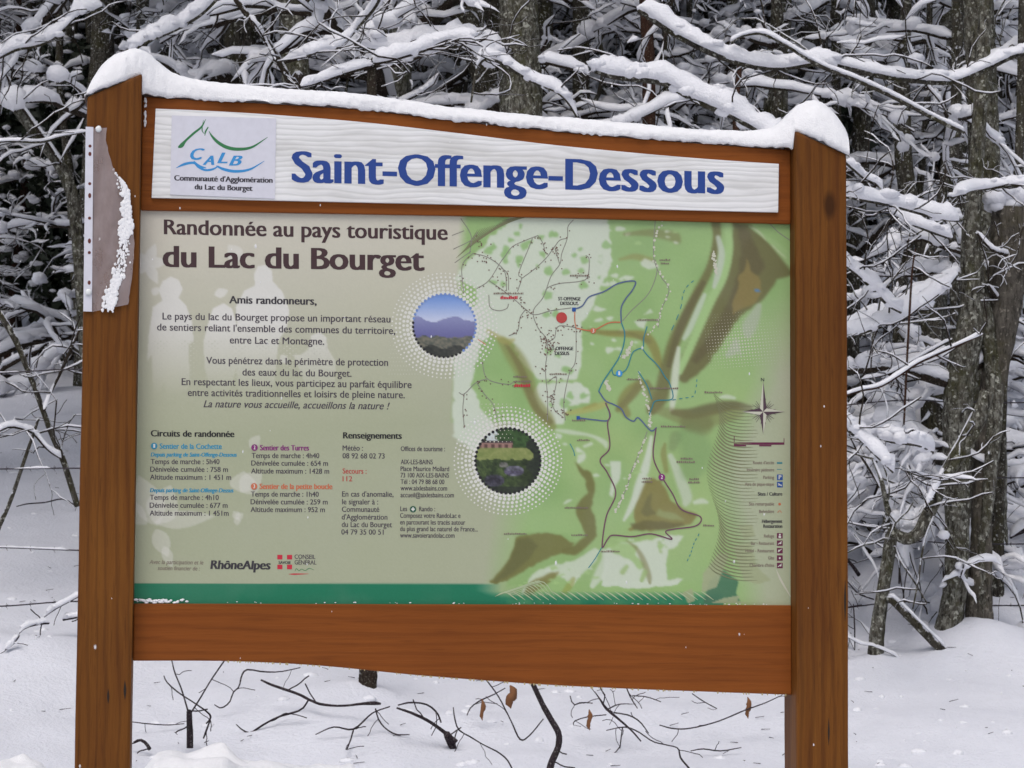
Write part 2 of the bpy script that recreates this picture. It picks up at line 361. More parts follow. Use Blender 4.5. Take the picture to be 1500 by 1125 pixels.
def text(parent, body, xl, xr, yl, yr, cap, m, Y, bold=0.0, shear=0, mb=None, lift=0.0):
    """one printed line: from xl to xr, baseline yl..yr, capital height cap (all photo pixels); bold = extra stem width in px"""
    global CAPH
    if CAPH is None: CAPH = textmesh("H")[0][:, 1].max()
    V, Q, T = textmesh(body, shear); own = mb is None; mb = mb or MB()
    x0, x1 = V[:, 0].min(), V[:, 0].max(); sx = (xr-xl-bold)/(x1-x0); sy = cap/CAPH
    k = 1 if bold <= 0 else max(2, int(math.ceil(bold/1.1))+1)
    for j in range(k):
        dx = bold*j/(k-1) if k > 1 else 0
        u = xl+(V[:, 0]-x0)*sx+dx; f = (u-xl)/(xr-xl); g_ = V[:, 1]/CAPH; g_ = np.where(g_ < .64, g_*1.09, .6976+(g_-.64)*(1-.6976)/.36); vy = yl+(yr-yl)*f-g_*cap
        P = at(u, vy, Y-.0004-lift-j*.00002); mb.add(P, Q, T)
    return mb.build("lettering", m, parent, smooth=False) if own else mb
_rk = [0]
def ribbon(mb, pts, wpx, Y, n=None, closed=False):
    P = smoothline(pts, n or max(6, len(pts)*5)) if not closed else np.asarray(pts, float)
    W = P[:, 2] if P.shape[1] > 2 else np.full(len(P), wpx); P = P[:, :2]
    D = np.gradient(P, axis=0); D /= np.linalg.norm(D, axis=1)[:, None]+1e-9; Nn = np.stack([-D[:, 1], D[:, 0]], -1)*W[:, None]/2
    _rk[0] += 1; y = Y-(_rk[0] % 23)*.000012
    A = P+Nn; B = P-Nn; q = np.vstack([A, B]); k = len(P); V = at(q[:, 0], q[:, 1], y)
    i = np.arange(k-1); mb.add(V, np.stack([i, i+1, k+i+1, k+i], -1))
def disc(mb, x, y, r, Y, n=10, ry=None, a0=0):
    a = np.linspace(0, 2*np.pi, n, endpoint=False)+a0
    V = at(np.append(x+r*np.cos(a), x), np.append(y+(ry or r)*np.sin(a), y), Y)
    mb.add(V, None, [(i, (i+1) % n, n) for i in range(n)])
def quad(mb, x0, y0, x1, y1, Y, sk=0):
    mb.add(at([x0, x1, x1, x0], [y0, y0+sk, y1+sk, y1], Y), [(0, 1, 2, 3)])

INK = {k: plain("ink_"+k, c, .45) for k, c in dict(blue=(24, 62, 138), brown=(62, 38, 42), dark=(52, 48, 54), mid=(70, 62, 72), black=(28, 26, 30), cyan=(38, 140, 175), violet=(128, 38, 112),
    orange=(196, 108, 74), red=(178, 62, 58), redsq=(190, 36, 58), green=(46, 120, 70), lake=(50, 142, 205), logo=(52, 48, 58), dim=(124, 110, 98), white=(214, 214, 206), road=(134, 132, 122), house=(110, 84, 74),
    trail1=(84, 100, 134), trail2=(112, 72, 90), teal=(44, 128, 140), sign_blue=(30, 78, 150), plum=(100, 28, 66), navy=(78, 56, 68), darkgreen=(20, 84, 62), tint=(196, 196, 178)).items()}
# title and logo
text(plank, "Saint-Offenge-Dessous", 427, 1061, 266.5, 284, 45, INK['blue'], YT, 4.6)
text(logo, "Communauté d'Agglomération", 255, 399.5, 264.3, 267.8, 7.6, INK['logo'], YLG, 1.1)
text(logo, "du Lac du Bourget", 285, 370, 277.3, 279.6, 7.6, INK['logo'], YLG, 1.1)
for ch, a, b, y, cpx in (("C", 278.5, 300, 234, 16.5), ("A", 296.5, 314, 241.5, 13.5), ("L", 318, 333.5, 239, 15.5), ("B", 335, 355.5, 242.5, 14.5)):
    text(logo, ch, a, b, y, y, cpx, INK['lake'], YLG, 2.2, .35)
mb = MB()
ribbon(mb, [(261, 216, 2), (266, 213, 6), (272, 206, 3.5), (284, 195, 3.2), (295, 186, 2.6), (301.5, 174.5, .5)], 3, YLG-.0003)
ribbon(mb, [(298, 176, .5), (296, 190, 1.6), (299, 196, .6)], 2, YLG-.0003); ribbon(mb, [(305, 186, 1.6), (301, 193, 2.2), (300, 199, .5)], 2, YLG-.0003)
ribbon(mb, [(306, 192, .5), (311, 200, 3), (320, 209, 4.5), (333, 216, 5), (349, 218.5, 4.6), (369, 215.5, 3.2), (392, 201, .5)], 4, YLG-.0003)
mb.build("mountain_emblem", INK['green'], logo, False)
mb = MB()
ribbon(mb, [(258, 246, .6), (270, 240.5, 3.6), (284, 238.5, 3.5), (291, 244, 4.5), (300, 249, 3), (311, 248, 3), (321, 243, 1)], 3, YLG-.0003)
ribbon(mb, [(284, 236, 1), (292, 243, 3), (302, 246, 1)], 3, YLG-.0003)
ribbon(mb, [(317, 243, 2), (328, 248, 4), (345, 251, 4), (366, 248, 3), (387, 236, .6)], 3, YLG-.0003)
mb.build("wave_emblem", INK['lake'], logo, False)

# ---- the information panel: a grid whose colour print is computed here
PTL, PTR, PBR, PBL = (204, 304), (1160, 325), (1160, 888), (194, 886)
def fillpoly(shape, x0, y0, pts, soft=0):
    h, wd = shape; yy, xx = np.mgrid[0:h, 0:wd]; xx = xx+x0; yy = yy+y0
    ins = np.zeros(shape, bool); P = np.asarray(pts, float); j = len(P)-1
    for i in range(len(P)):
        xi, yi, xj, yj = *P[i], *P[j]
        if yi != yj: ins ^= ((yi > yy) != (yj > yy)) & (xx < (xj-xi)*(yy-yi)/(yj-yi)+xi)
        j = i
    m = ins.astype(float)
    for _ in range(int(soft)):
        m[1:-1, 1:-1] = (m[1:-1, 1:-1]*2+m[:-2, 1:-1]+m[2:, 1:-1]+m[1:-1, :-2]+m[1:-1, 2:])/6
    return m
GX0, GY0, GW, GH = 190, 300, 975, 592
IMG = np.zeros((GH, GW, 3)); yy, xx = np.mgrid[0:GH, 0:GW]; xx = xx+GX0; yy = yy+GY0
def lerp(a, b, t): return a+(b-a)*np.clip(t, 0, 1)[..., None]
cA, cB = np.array([205, 200, 186.]), np.array([166, 171, 143.])
IMG[:] = lerp(cA, cB, (yy-330+(xx-200)*.10)/330)
def paint(col, m, a=1.0): IMG[:] = IMG+(np.array(col, float)-IMG)*(np.clip(m, 0, 1)*a)[..., None]
def poly(col, pts, soft=0, a=1.0, jag=0.0):
    P = np.asarray(pts, float)
    if jag:
        Q = []
        for i in range(len(P)):
            p, q = P[i], P[(i+1) % len(P)]; k = max(1, int(np.hypot(*(q-p))/6))
            for s in range(k): Q.append(p+(q-p)*s/k+RNG.normal(0, jag, 2))
        P = np.array(Q)
    x0, y0 = int(P[:, 0].min())-12-soft, int(P[:, 1].min())-12-soft; x1, y1 = int(P[:, 0].max())+12+soft, int(P[:, 1].max())+12+soft
    x0 = max(x0, GX0); y0 = max(y0, GY0); x1 = min(x1, GX0+GW); y1 = min(y1, GY0+GH)
    if x1-x0 < 4 or y1-y0 < 4: return
    m = fillpoly((y1-y0, x1-x0), x0, y0, P, soft); s = IMG[y0-GY0:y1-GY0, x0-GX0:x1-GX0]
    s[:] = s+(np.array(col, float)-s)*(m*a)[..., None]
def stroke(col, pts, wd, a=1.0, edge=.5):
    P = smoothline(pts, len(pts)*6); W = P[:, 2] if P.shape[1] > 2 else np.full(len(P), wd)
    x0, y0 = int(P[:, 0].min()-W.max()*1.5), int(P[:, 1].min()-W.max()*1.5); x1, y1 = int(P[:, 0].max()+W.max()*1.5), int(P[:, 1].max()+W.max()*1.5)
    x0 = max(x0, GX0); y0 = max(y0, GY0); x1 = min(x1, GX0+GW); y1 = min(y1, GY0+GH)
    sx, sy_ = xx[y0-GY0:y1-GY0, x0-GX0:x1-GX0], yy[y0-GY0:y1-GY0, x0-GX0:x1-GX0]; m = np.zeros(sx.shape)
    for p, wq in zip(P, W):
        d = np.hypot(sx-p[0], sy_-p[1])/(wq/2+1e-6); m = np.maximum(m, np.clip((1+edge-d)/(2*edge), 0, 1))
    s = IMG[y0-GY0:y1-GY0, x0-GX0:x1-GX0]; m = m*m*(3-2*m); s[:] = s+(np.array(col, float)-s)*(m*a)[..., None]
# silhouettes of walkers and pale leaves on the left
PALE = (216, 215, 208)
fade = 1-np.clip((yy-470)/110, 0, 1)
sav = IMG.copy()
for P in ([(232, 425), (238, 412), (250, 405), (262, 410), (268, 424), (262, 436), (272, 446), (281, 470), (284, 500), (276, 505), (278, 560), (262, 600), (246, 590), (240, 560), (226, 600), (222, 520), (215, 530), (218, 490), (224, 450), (238, 440)],
          [(372, 402), (378, 390), (390, 388), (398, 396), (400, 412), (414, 428), (424, 455), (420, 480), (408, 500), (402, 560), (392, 590), (372, 580), (352, 590), (346, 540), (350, 500), (345, 450), (358, 426), (374, 418)],
          [(306, 470), (312, 452), (328, 444), (340, 452), (346, 472), (352, 500), (346, 540), (330, 590), (312, 580), (300, 540), (298, 500)],
          [(452, 512), (456, 492), (468, 486), (478, 494), (480, 510), (492, 530), (490, 560), (476, 580), (462, 600), (450, 570), (430, 520), (440, 520)]):
    poly(PALE, P, 1)
IMG[:] = sav+(IMG-sav)*fade[..., None]
def leaf(x, y, L, ang, wd, a=.8, col=PALE):
    t = np.linspace(0, 1, 12); c, s = math.cos(ang), math.sin(ang); top = np.sin(np.pi*t**.8)*wd
    P = [(x+c*L*q-s*h, y+s*L*q+c*h) for q, h in zip(t, top)]+[(x+c*L*q+s*h, y+s*L*q-c*h) for q, h in zip(t[::-1], top[::-1])]
    poly(col, P, 1, a)
for a_, L_ in ((-.1, 30), (1.1, 34), (2.5, 24), (3.8, 26), (5.1, 32)): leaf(216, 386, L_, a_, 8)
leaf(224, 432, 14, -1, 6); leaf(314, 432, 22, -.3, 7); leaf(384, 434, 18, 2.6, 6)
leaf(352, 382, 30, -2.2, 12, .6); leaf(412, 520, 16, 1, 6, .6)
for args in ((215, 768, 60, -2.4, 14), (226, 765, 90, -.10, 13), (228, 775, 45, 1.15, 13), (232, 770, 80, -1.95, 22), (228, 768, 62, -1.2, 24), (355, 722, 32, -1.5, 20), (352, 720, 42, -.7, 16), (366, 656, 24, -.9, 8), (345, 760, 14, -.6, 6), (350, 760, 14, -2.2, 6), (347, 758, 12, 1.5, 5), (240, 800, 34, 1.2, 8)): leaf(*args, a=.42)
# the map
G1, G2, PM, BR, DB, PY = (148, 181, 116), (150, 186, 110), (199, 209, 190), (116, 112, 66), (92, 84, 56), (170, 178, 160)
mp = np.clip((xx-700-40*np.sin(yy/40.))/60, 0, 1)*np.clip((1150-xx)/70+(620-yy)/500., 0, 1)
mtop = np.clip((xx-672+(yy-330)*.05)/14, 0, 1)*(yy < 620)+(yy >= 620)*np.clip((xx-(735-(yy-620)*.12))/60, 0, 1)
paint(G1, mtop)
paint((168, 184, 118), np.clip(1-np.abs(yy-700)/260., 0, 1)*np.clip((xx-800)/100, 0, 1)*vnoise(xx/60, yy/50), .5)
paint((120, 158, 92), vnoise(xx/45., yy/45., 5)**2*mtop, .5)
poly(PM, [(752, 316), (890, 318), (897, 387), (880, 420), (874, 435), (852, 480), (853, 517), (847, 555), (789, 558), (764, 530), (746, 496), (720, 492), (705, 500), (690, 560), (705, 600), (740, 640), (690, 660), (664, 640), (664, 560), (668, 480), (698, 445), (698, 421), (664, 408), (690, 378)], 1, 1, 1.6)
poly(PM, [(790, 562), (850, 560), (866, 575), (862, 590), (832, 596), (826, 622), (805, 622), (788, 600), (778, 580)], 1, 1, 1.2)
for k in range(46):
    x, y = random.uniform(694, 890), random.uniform(330, 420)
    if k > 34: x, y = random.uniform(800, 860), random.uniform(420, 600)
    s = random.uniform(3, 9); poly((142, 180, 116), [(x+s*math.cos(a)*random.uniform(.5, 1.3), y+s*.9*math.sin(a)*random.uniform(.5, 1.3)) for a in np.linspace(0, 6, 7)], 0, .9, .8)
for k in range(26):
    x, y = random.uniform(862, 925), random.uniform(335, 520); s = random.uniform(2, 7)
    poly(PM, [(x+s*1.4*math.cos(a)*random.uniform(.5, 1.3), y+s*.7*math.sin(a)*random.uniform(.5, 1.3)) for a in np.linspace(0, 6, 7)], 0, .9, .8)
ST = [
 ((128, 132, 72), [(736, 500, 14), (752, 520, 24), (768, 548, 24), (782, 585, 18), (800, 612, 20), (810, 625, 10)], .7),
 (BR, [(742, 505, 6), (762, 538, 10), (772, 565, 12), (786, 598, 11), (806, 618, 9)], .85),
 ((158, 150, 84), [(715, 485, 6), (740, 500, 10), (752, 498, 5)], .6),
 ((132, 128, 66), [(862, 484, 5), (890, 488, 9), (920, 489, 11), (945, 493, 14), (958, 510, 14), (966, 535, 10)], .85),
 (BR, [(880, 487, 3), (920, 488, 5), (950, 500, 8)], .6),
 (BR, [(915, 343, 5), (950, 341, 11), (985, 346, 16), (992, 352, 12)], .55), ((140, 142, 80), [(908, 380, 4), (930, 376, 9), (952, 382, 11)], .7),
 ((104, 100, 58), [(1048, 322, 14), (1050, 350, 12), (1040, 392, 12), (1022, 428, 14), (1004, 465, 16), (988, 500, 18), (976, 540, 18), (968, 580, 22), (955, 600, 16)], .85),
 (DB, [(1030, 415, 8), (1008, 455, 12), (992, 492, 10), (980, 535, 8)], .6),
 ((158, 192, 126), [(1066, 330, 9), (1068, 365, 12), (1060, 405, 12), (1042, 440, 13), (1024, 480, 13), (1006, 520, 12), (996, 545, 8)], 1),
 ((186, 198, 178), [(1052, 348, 7), (1057, 372, 10), (1052, 400, 10), (1046, 420, 6)], .9), ((186, 200, 178), [(1032, 432, 6), (1024, 450, 9), (1010, 482, 9), (1002, 496, 6)], .85), ((200, 208, 188), [(994, 510, 6), (990, 540, 11), (987, 575, 11), (984, 600, 7)], .9)]
ST2 = [
 ((150, 182, 120), [(1098, 332, 3), (1125, 350, 8), (1145, 368, 14), (1165, 388, 20)], 1), ((196, 200, 172), [(1100, 332, 1.5), (1112, 340, 2.5), (1122, 352, 1.5)], .8), ((196, 200, 172), [(1130, 358, 1.5), (1140, 368, 2), (1152, 378, 1.5)], .8),
 (PY, [(1112, 448, 8), (1106, 462, 16), (1098, 478, 22), (1096, 490, 12)], .75), (PY, [(1078, 500, 8), (1075, 512, 14), (1066, 520, 8)], .7), (PY, [(1080, 505, 4), (1085, 520, 4)], .6),
 ((128, 124, 66), [(918, 606, 12), (912, 592, 16), (922, 575, 18), (938, 562, 14)], .75), (BR, [(905, 600, 8), (925, 580, 12), (935, 566, 12)], .7),
 (DB, [(986, 604, 8), (1010, 606, 15), (1040, 600, 18), (1072, 594, 14), (1098, 598, 10)], .75), (BR, [(960, 600, 10), (990, 608, 20), (1020, 618, 24), (1050, 612, 22), (1080, 604, 20)], .5),
 ((112, 110, 62), [(948, 560, 8), (956, 578, 14), (966, 588, 14)], .7), ((168, 166, 94), [(828, 606, 5), (850, 602, 9), (875, 596, 10), (890, 590, 8)], .75), ((150, 144, 78), [(856, 598, 4), (872, 592, 6)], .6),
 (PM, [(846, 658, 6), (852, 668, 12), (848, 676, 6)], .9), (PM, [(856, 654, 4), (866, 650, 5)], .8), (PM, [(815, 630, 4), (835, 633, 7), (865, 638, 5), (885, 648, 8), (888, 655, 4)], .75), (PM, [(826, 738, 2), (832, 734, 4), (838, 732, 1)], .9),
 (PM, [(954, 640, 5), (950, 665, 9), (944, 690, 13), (936, 712, 13), (930, 730, 10), (922, 748, 8), (914, 762, 4)], .95),
 ((186, 198, 174), [(982, 668, 8), (990, 685, 12), (998, 705, 16), (1006, 728, 16), (1004, 738, 8)], .85), ((120, 140, 92), [(990, 640, 18), (985, 655, 12)], .6), ((126, 120, 62), [(974, 650, 4), (972, 665, 9), (976, 690, 7)], .6),
 (PM, [(1018, 736, 6), (1028, 734, 8), (1036, 736, 4)], .8), (PM, [(1055, 582, 3), (1064, 581, 6), (1076, 583, 4)], .8), ((118, 150, 96), [(1012, 640, 40), (1020, 665, 46), (1012, 690, 30)], .5), ((106, 108, 66), [(1010, 618, 26), (1030, 622, 30)], .55),
 (PM, [(868, 858, 8), (880, 838, 16), (886, 820, 10), (884, 806, 5)], .8), ((142, 148, 70), [(824, 872, 8), (834, 858, 10), (840, 848, 6)], .6),
 (BR, [(918, 792, 2), (932, 803, 5), (942, 820, 8), (950, 842, 8), (952, 854, 4)], .55), ((150, 178, 110), [(940, 850, 6), (945, 838, 8)], .8), ((150, 178, 110), [(912, 838, 8), (918, 830, 6)], .8), ((150, 178, 110), [(966, 795, 6), (968, 808, 5)], .7)]
def gradpoly(c_in, pts, soft, a=1.0): poly(c_in, pts, soft, a, .8)
gradpoly((104, 102, 62), [(1072, 322), (1100, 330), (1122, 350), (1160, 385), (1162, 402), (1138, 408), (1118, 440), (1098, 452), (1080, 468), (1060, 500), (1040, 530), (1022, 548), (1002, 562), (994, 556), (998, 520), (1022, 478), (1048, 438), (1066, 400), (1074, 365)], 5, .95)
gradpoly(DB, [(1080, 330), (1098, 340), (1110, 365), (1120, 390), (1100, 430), (1082, 460), (1050, 505), (1020, 535), (1012, 528), (1040, 488), (1068, 440), (1082, 395), (1086, 360)], 9, .75)
gradpoly((132, 118, 68), [(1095, 376), (1100, 396), (1112, 405), (1116, 428), (1104, 446), (1088, 452), (1074, 462), (1072, 446), (1080, 428), (1082, 402), (1090, 396)], 1, .9)
gradpoly((84, 126, 170), [(1104, 423), (1110, 424), (1114, 428), (1106, 428)], 0, 1)
for col, pts, a in ST: stroke(col, pts, 10, a, .4)
# lower left mountain with a sharp ridge and a soft foot
gradpoly((136, 170, 104), [(742, 860), (760, 780), (830, 780), (860, 812), (800, 850)], 6, .7)
gradpoly((112, 112, 60), [(757, 787), (775, 783), (800, 780), (822, 784), (842, 796), (832, 808), (808, 816), (786, 826), (764, 838), (748, 848), (728, 856), (716, 852), (732, 838), (745, 818), (752, 800)], 1, .95)
gradpoly((92, 92, 54), [(757, 790), (775, 788), (788, 800), (776, 818), (752, 838), (728, 854), (720, 852), (738, 834), (750, 812)], 4, .6)
gradpoly((108, 108, 56), [(840, 676), (850, 684), (866, 694), (872, 708), (870, 726), (866, 744), (872, 762), (873, 786), (860, 802), (842, 814), (826, 812), (822, 806), (846, 796), (858, 786), (852, 768), (844, 752), (846, 736), (862, 722), (858, 704), (848, 690)], 2, .95)
gradpoly(PM, [(768, 858), (784, 838), (810, 828), (842, 820), (872, 802), (880, 808), (866, 830), (846, 848), (838, 860), (826, 846), (812, 842), (790, 852), (780, 868), (764, 872)], 1, .85)
gradpoly((120, 116, 62), [(766, 872), (772, 856), (786, 848), (808, 838), (820, 838), (808, 850), (790, 862), (776, 876)], 2, .85)
gradpoly(PM, [(888, 806), (904, 796), (948, 792), (980, 784), (1002, 784), (992, 800), (980, 806), (976, 826), (978, 850), (1000, 846), (992, 858), (960, 860), (920, 862), (880, 858), (884, 830)], 1, .95)
gradpoly((150, 184, 112), [(890, 800), (915, 795), (934, 800), (930, 812), (946, 830), (936, 836), (922, 818), (900, 812)], 2, .8)
gradpoly((126, 118, 62), [(934, 728), (940, 708), (950, 700), (966, 704), (976, 716), (982, 732), (1000, 746), (1022, 754), (1012, 768), (985, 774), (940, 778), (918, 776), (930, 766), (928, 750)], 2, .92)
gradpoly((146, 160, 104), [(966, 746), (990, 752), (1004, 762), (980, 762), (960, 754)], 3, .7)
gradpoly((88, 84, 50), [(922, 768), (950, 762), (985, 766), (1005, 768), (980, 775), (930, 777)], 2, .6); gradpoly((90, 90, 56), [(938, 748), (950, 728), (955, 722), (954, 745), (962, 752), (944, 756)], 2, .5)
for col, pts, a in ST2: stroke(col, pts, 10, a, .4)
for k in range(60):
    x, y = random.choice([(820, 636), (905, 350), (985, 346), (848, 668), (905, 790), (980, 800), (880, 840), (820, 845), (938, 700), (790, 860), (925, 505), (905, 692)]); x += random.gauss(0, 14); y += random.gauss(0, 7); s_ = random.uniform(1.5, 4.5)
    poly(random.choice([PM, (158, 190, 124)]), [(x+s_*1.5*math.cos(q)*random.uniform(.5, 1.3), y+s_*.7*math.sin(q)*random.uniform(.5, 1.3)) for q in np.linspace(0, 6, 7)], 0, .8, .6)
poly(PM, [(893, 675), (910, 676), (909, 700), (902, 712), (898, 730), (892, 725), (896, 705)], 1, .9, .5)
poly(PM, [(938, 385), (945, 378), (962, 386), (966, 392), (950, 394), (940, 390)], 1, .9, .3); poly(PM, [(928, 470), (948, 468), (944, 482), (936, 480)], 0, .9, .6); poly(PM, [(942, 462), (954, 452), (958, 458)], 0, .8, .6)
# the map fades into the plain panel at its right
fr = np.clip((xx-(1098-60*np.clip((yy-560)/120, 0, 1)+40*np.clip((yy-700)/160., 0, 1)))/45, 0, 1)*(yy > 430)*np.clip((yy-430)/120, 0, 1)
paint((170, 178, 148), fr)
paint((196, 192, 172), np.clip((xx-1138)/22, 0, 1)*np.clip(1-np.abs(yy-560)/160., 0, 1), .35)
# green band at the foot
band = np.clip(yy-(854+(xx-200)*.0015), 0, 1); bf = np.clip((735-xx)/40, 0, 1)*band+np.clip((yy-866)/10, 0, 1)*(xx > 690)*(xx < 1060)*(.65+.35*vnoise(xx/9., yy/9.))
paint((24, 116, 84), bf)
paint((60, 110, 80), fillpoly((GH, GW), GX0, GY0, [(1040, 850), (1060, 835), (1082, 852), (1078, 868), (1086, 884), (1030, 884), (1035, 865)], 1), .9)
for P in ([(1082, 770), (1102, 768), (1106, 785), (1090, 790)], [(1075, 800), (1100, 795), (1108, 830), (1130, 850), (1110, 856), (1090, 850), (1080, 820)], [(1028, 868), (1050, 860), (1068, 812), (1052, 812), (1030, 840)], [(1000, 868), (1014, 862), (1018, 880), (1008, 884)], [(1040, 884), (1060, 876), (1085, 872), (1080, 880), (1100, 884)]):
    poly((158, 166, 128), P, 0, .9)
# round photographs
def lin01(a, lo, hi): return np.clip((a-lo)/(hi-lo), 0, 1)
def circ(cx, cy_, r): return np.clip(r-np.hypot(xx-cx, yy-cy_)+.5, 0, 1)
c1 = circ(651, 477, 46); sk = np.zeros_like(IMG)
sk[:] = lerp(np.array([104, 140, 204.]), np.array([190, 198, 222.]), lin01(yy, 432, 468))
mt = yy > 466+3*np.sin(xx/9.)+3*vnoise(xx/7., xx*0.); sk[mt] = lerp(np.array([132, 136, 176.]), np.array([98, 98, 150.]), lin01(yy, 468, 492))[mt]
mt = yy > 491+4*vnoise(xx/9., xx*0., 3); nn = vnoise(xx/3., yy/2., 8)[..., None]; sk[mt] = (np.array([62, 70, 66])*(1-nn)+np.array([128, 122, 104])*nn)[mt]
mt = yy > 508+3*np.sin(xx/6.); sk[mt] = (np.array([28, 32, 32])*(1-nn)+np.array([60, 62, 54])*nn)[mt]
IMG[:] = IMG*(1-c1[..., None])+sk*c1[..., None]
c2 = circ(744, 675, 48); q = np.zeros_like(IMG); n2 = np.clip(vnoise(xx/5, yy/4, 11)*.6+vnoise(xx/1.8, yy/1.6, 12)*.5, 0, 1)[..., None]
q[:] = np.array([30, 40, 28])*(1-n2)+np.array([86, 104, 60])*n2
q[:] = q*(1-.35*lin01(xx, 745, 790)[..., None]*lin01(yy, 655, 670)[..., None])
mt = (yy < 646) & (xx < 738) & (xx > 712); q[mt] = (196, 204, 202)
mt = (yy < 655) & (xx > 722+10*vnoise(yy/3., yy*0.)); q[mt] = (np.array([32, 50, 28])*(1-n2)+np.array([70, 100, 56])*n2)[mt]
mt = (yy > 645) & (yy < 657) & (xx > 703) & (xx < 752); q[mt] = (150, 118, 108)
mt = (yy > 645) & (yy < 649) & (xx < 752); q[mt] = (60, 52, 56)
mt = (yy > 650) & (yy < 657) & (((xx//5).astype(int) % 2) == 0) & (xx < 752); q[mt] = (90, 66, 62)
mt = (yy > 656) & (yy < 671+4*vnoise(xx/6., xx*0., 4)); q[mt] = (np.array([108, 124, 66])*(1-n2)+np.array([146, 152, 96])*n2)[mt]
for (x, y, a, b, col) in ((724, 704, 15, 9, (70, 69, 80)), (753, 690, 15, 8, (100, 99, 112)), (738, 681, 7, 4, (118, 118, 112)), (724, 703, 10, 4, (52, 50, 60)), (752, 692, 14, 3, (88, 84, 104))):
    mt = ((xx-x)/a)**2+((yy-y)/b)**2 < 1; q[mt] = (np.array(col)*(.45+.9*n2))[mt]
mt = (yy > 712) | (xx > 776+6*np.sin(yy/5.)); q[mt] = (np.array([28, 34, 30])*(1-n2)+np.array([54, 62, 48])*n2)[mt]
IMG[:] = IMG*(1-c2[..., None])+q*c2[..., None]
mk = (np.hypot(xx-744, yy-675) > 50) & (np.hypot(xx-651, yy-477) > 48) & (xx > 660) & (yy < 852)
BL = IMG.copy()
for _ in range(3): BL[1:-1, 1:-1] = (BL[1:-1, 1:-1]*2+BL[:-2, 1:-1]+BL[2:, 1:-1]+BL[1:-1, :-2]+BL[1:-1, 2:])/6
IMG[mk] = (BL*.94+np.array([178, 184, 160.])*.06)[mk]
IMG = np.clip(IMG+RNG.normal(0, 1.5, IMG.shape[:2])[..., None], 0, 255)

GN, GM = 540, 326
pa = at([PTL[0], PTR[0], PBR[0], PBL[0]], [PTL[1], PTR[1], PBR[1], PBL[1]], PD)
u = np.linspace(XL-.0004+.0005, XR, GN); vz = np.linspace(0, 1, GM)
ztop = np.interp(u, [XL, XR], [pa[0][2], pa[1][2]]); zbot = np.interp(u, [XL, XR], [pa[3][2], pa[2][2]])
PX = np.repeat(u[None], GM, 0); PZ = ztop[None]*(1-vz[:, None])+zbot[None]*vz[:, None]
PV = np.stack([PX, np.full_like(PX, PD), PZ], -1).reshape(-1, 3)
pm = MB(); i = (np.arange(GM-1)[:, None]*GN+np.arange(GN-1)[None]); pm.add(PV, np.stack([i, i+GN, i+GN+1, i+1], -1).reshape(-1, 4))
panel = pm.build("map_panel", None, sign, False)
ax, ay = topx(PV); fx = np.clip(ax-GX0, 0, GW-1.01); fy = np.clip(ay-GY0, 0, GH-1.01); ix, iy = fx.astype(int), fy.astype(int); tx, ty = (fx-ix)[:, None], (fy-iy)[:, None]
Cc = (IMG[iy, ix]*(1-tx)+IMG[iy, ix+1]*tx)*(1-ty)+(IMG[iy+1, ix]*(1-tx)+IMG[iy+1, ix+1]*tx)*ty
Cc = Cc/255; Cl = np.where(Cc <= .04045, Cc/12.92, ((Cc+.055)/1.055)**2.4)
ca = panel.data.color_attributes.new("print", 'FLOAT_COLOR', 'POINT'); ca.data.foreach_set('color', np.concatenate([Cl, np.ones((len(Cl), 1))], 1).astype(np.float32).ravel())
mM, tM, pM = mat("printed_panel", .38); vc = N(tM, "ShaderNodeVertexColor"); vc.layer_name = "print"
nd = noise(tM, coords(tM), 5, 4); tM.links.new(mix(tM, ramp(tM, nd, [(.45, 0), (.8, .12)]), vc.outputs[0], (.45, .45, .42)), pM.inputs['Base Color']); pM.inputs['Specular IOR Level'].default_value = .4
panel.data.materials.append(mM)
# backing sheet and edges
prism("panel_back", [(XL, pa[3][2]-.02), (XR, pa[2][2]-.02), (XR, pa[1][2]+.02), (XL, pa[0][2]+.02)], PD+.002, PD+.012, M_PLATE, sign, 0)

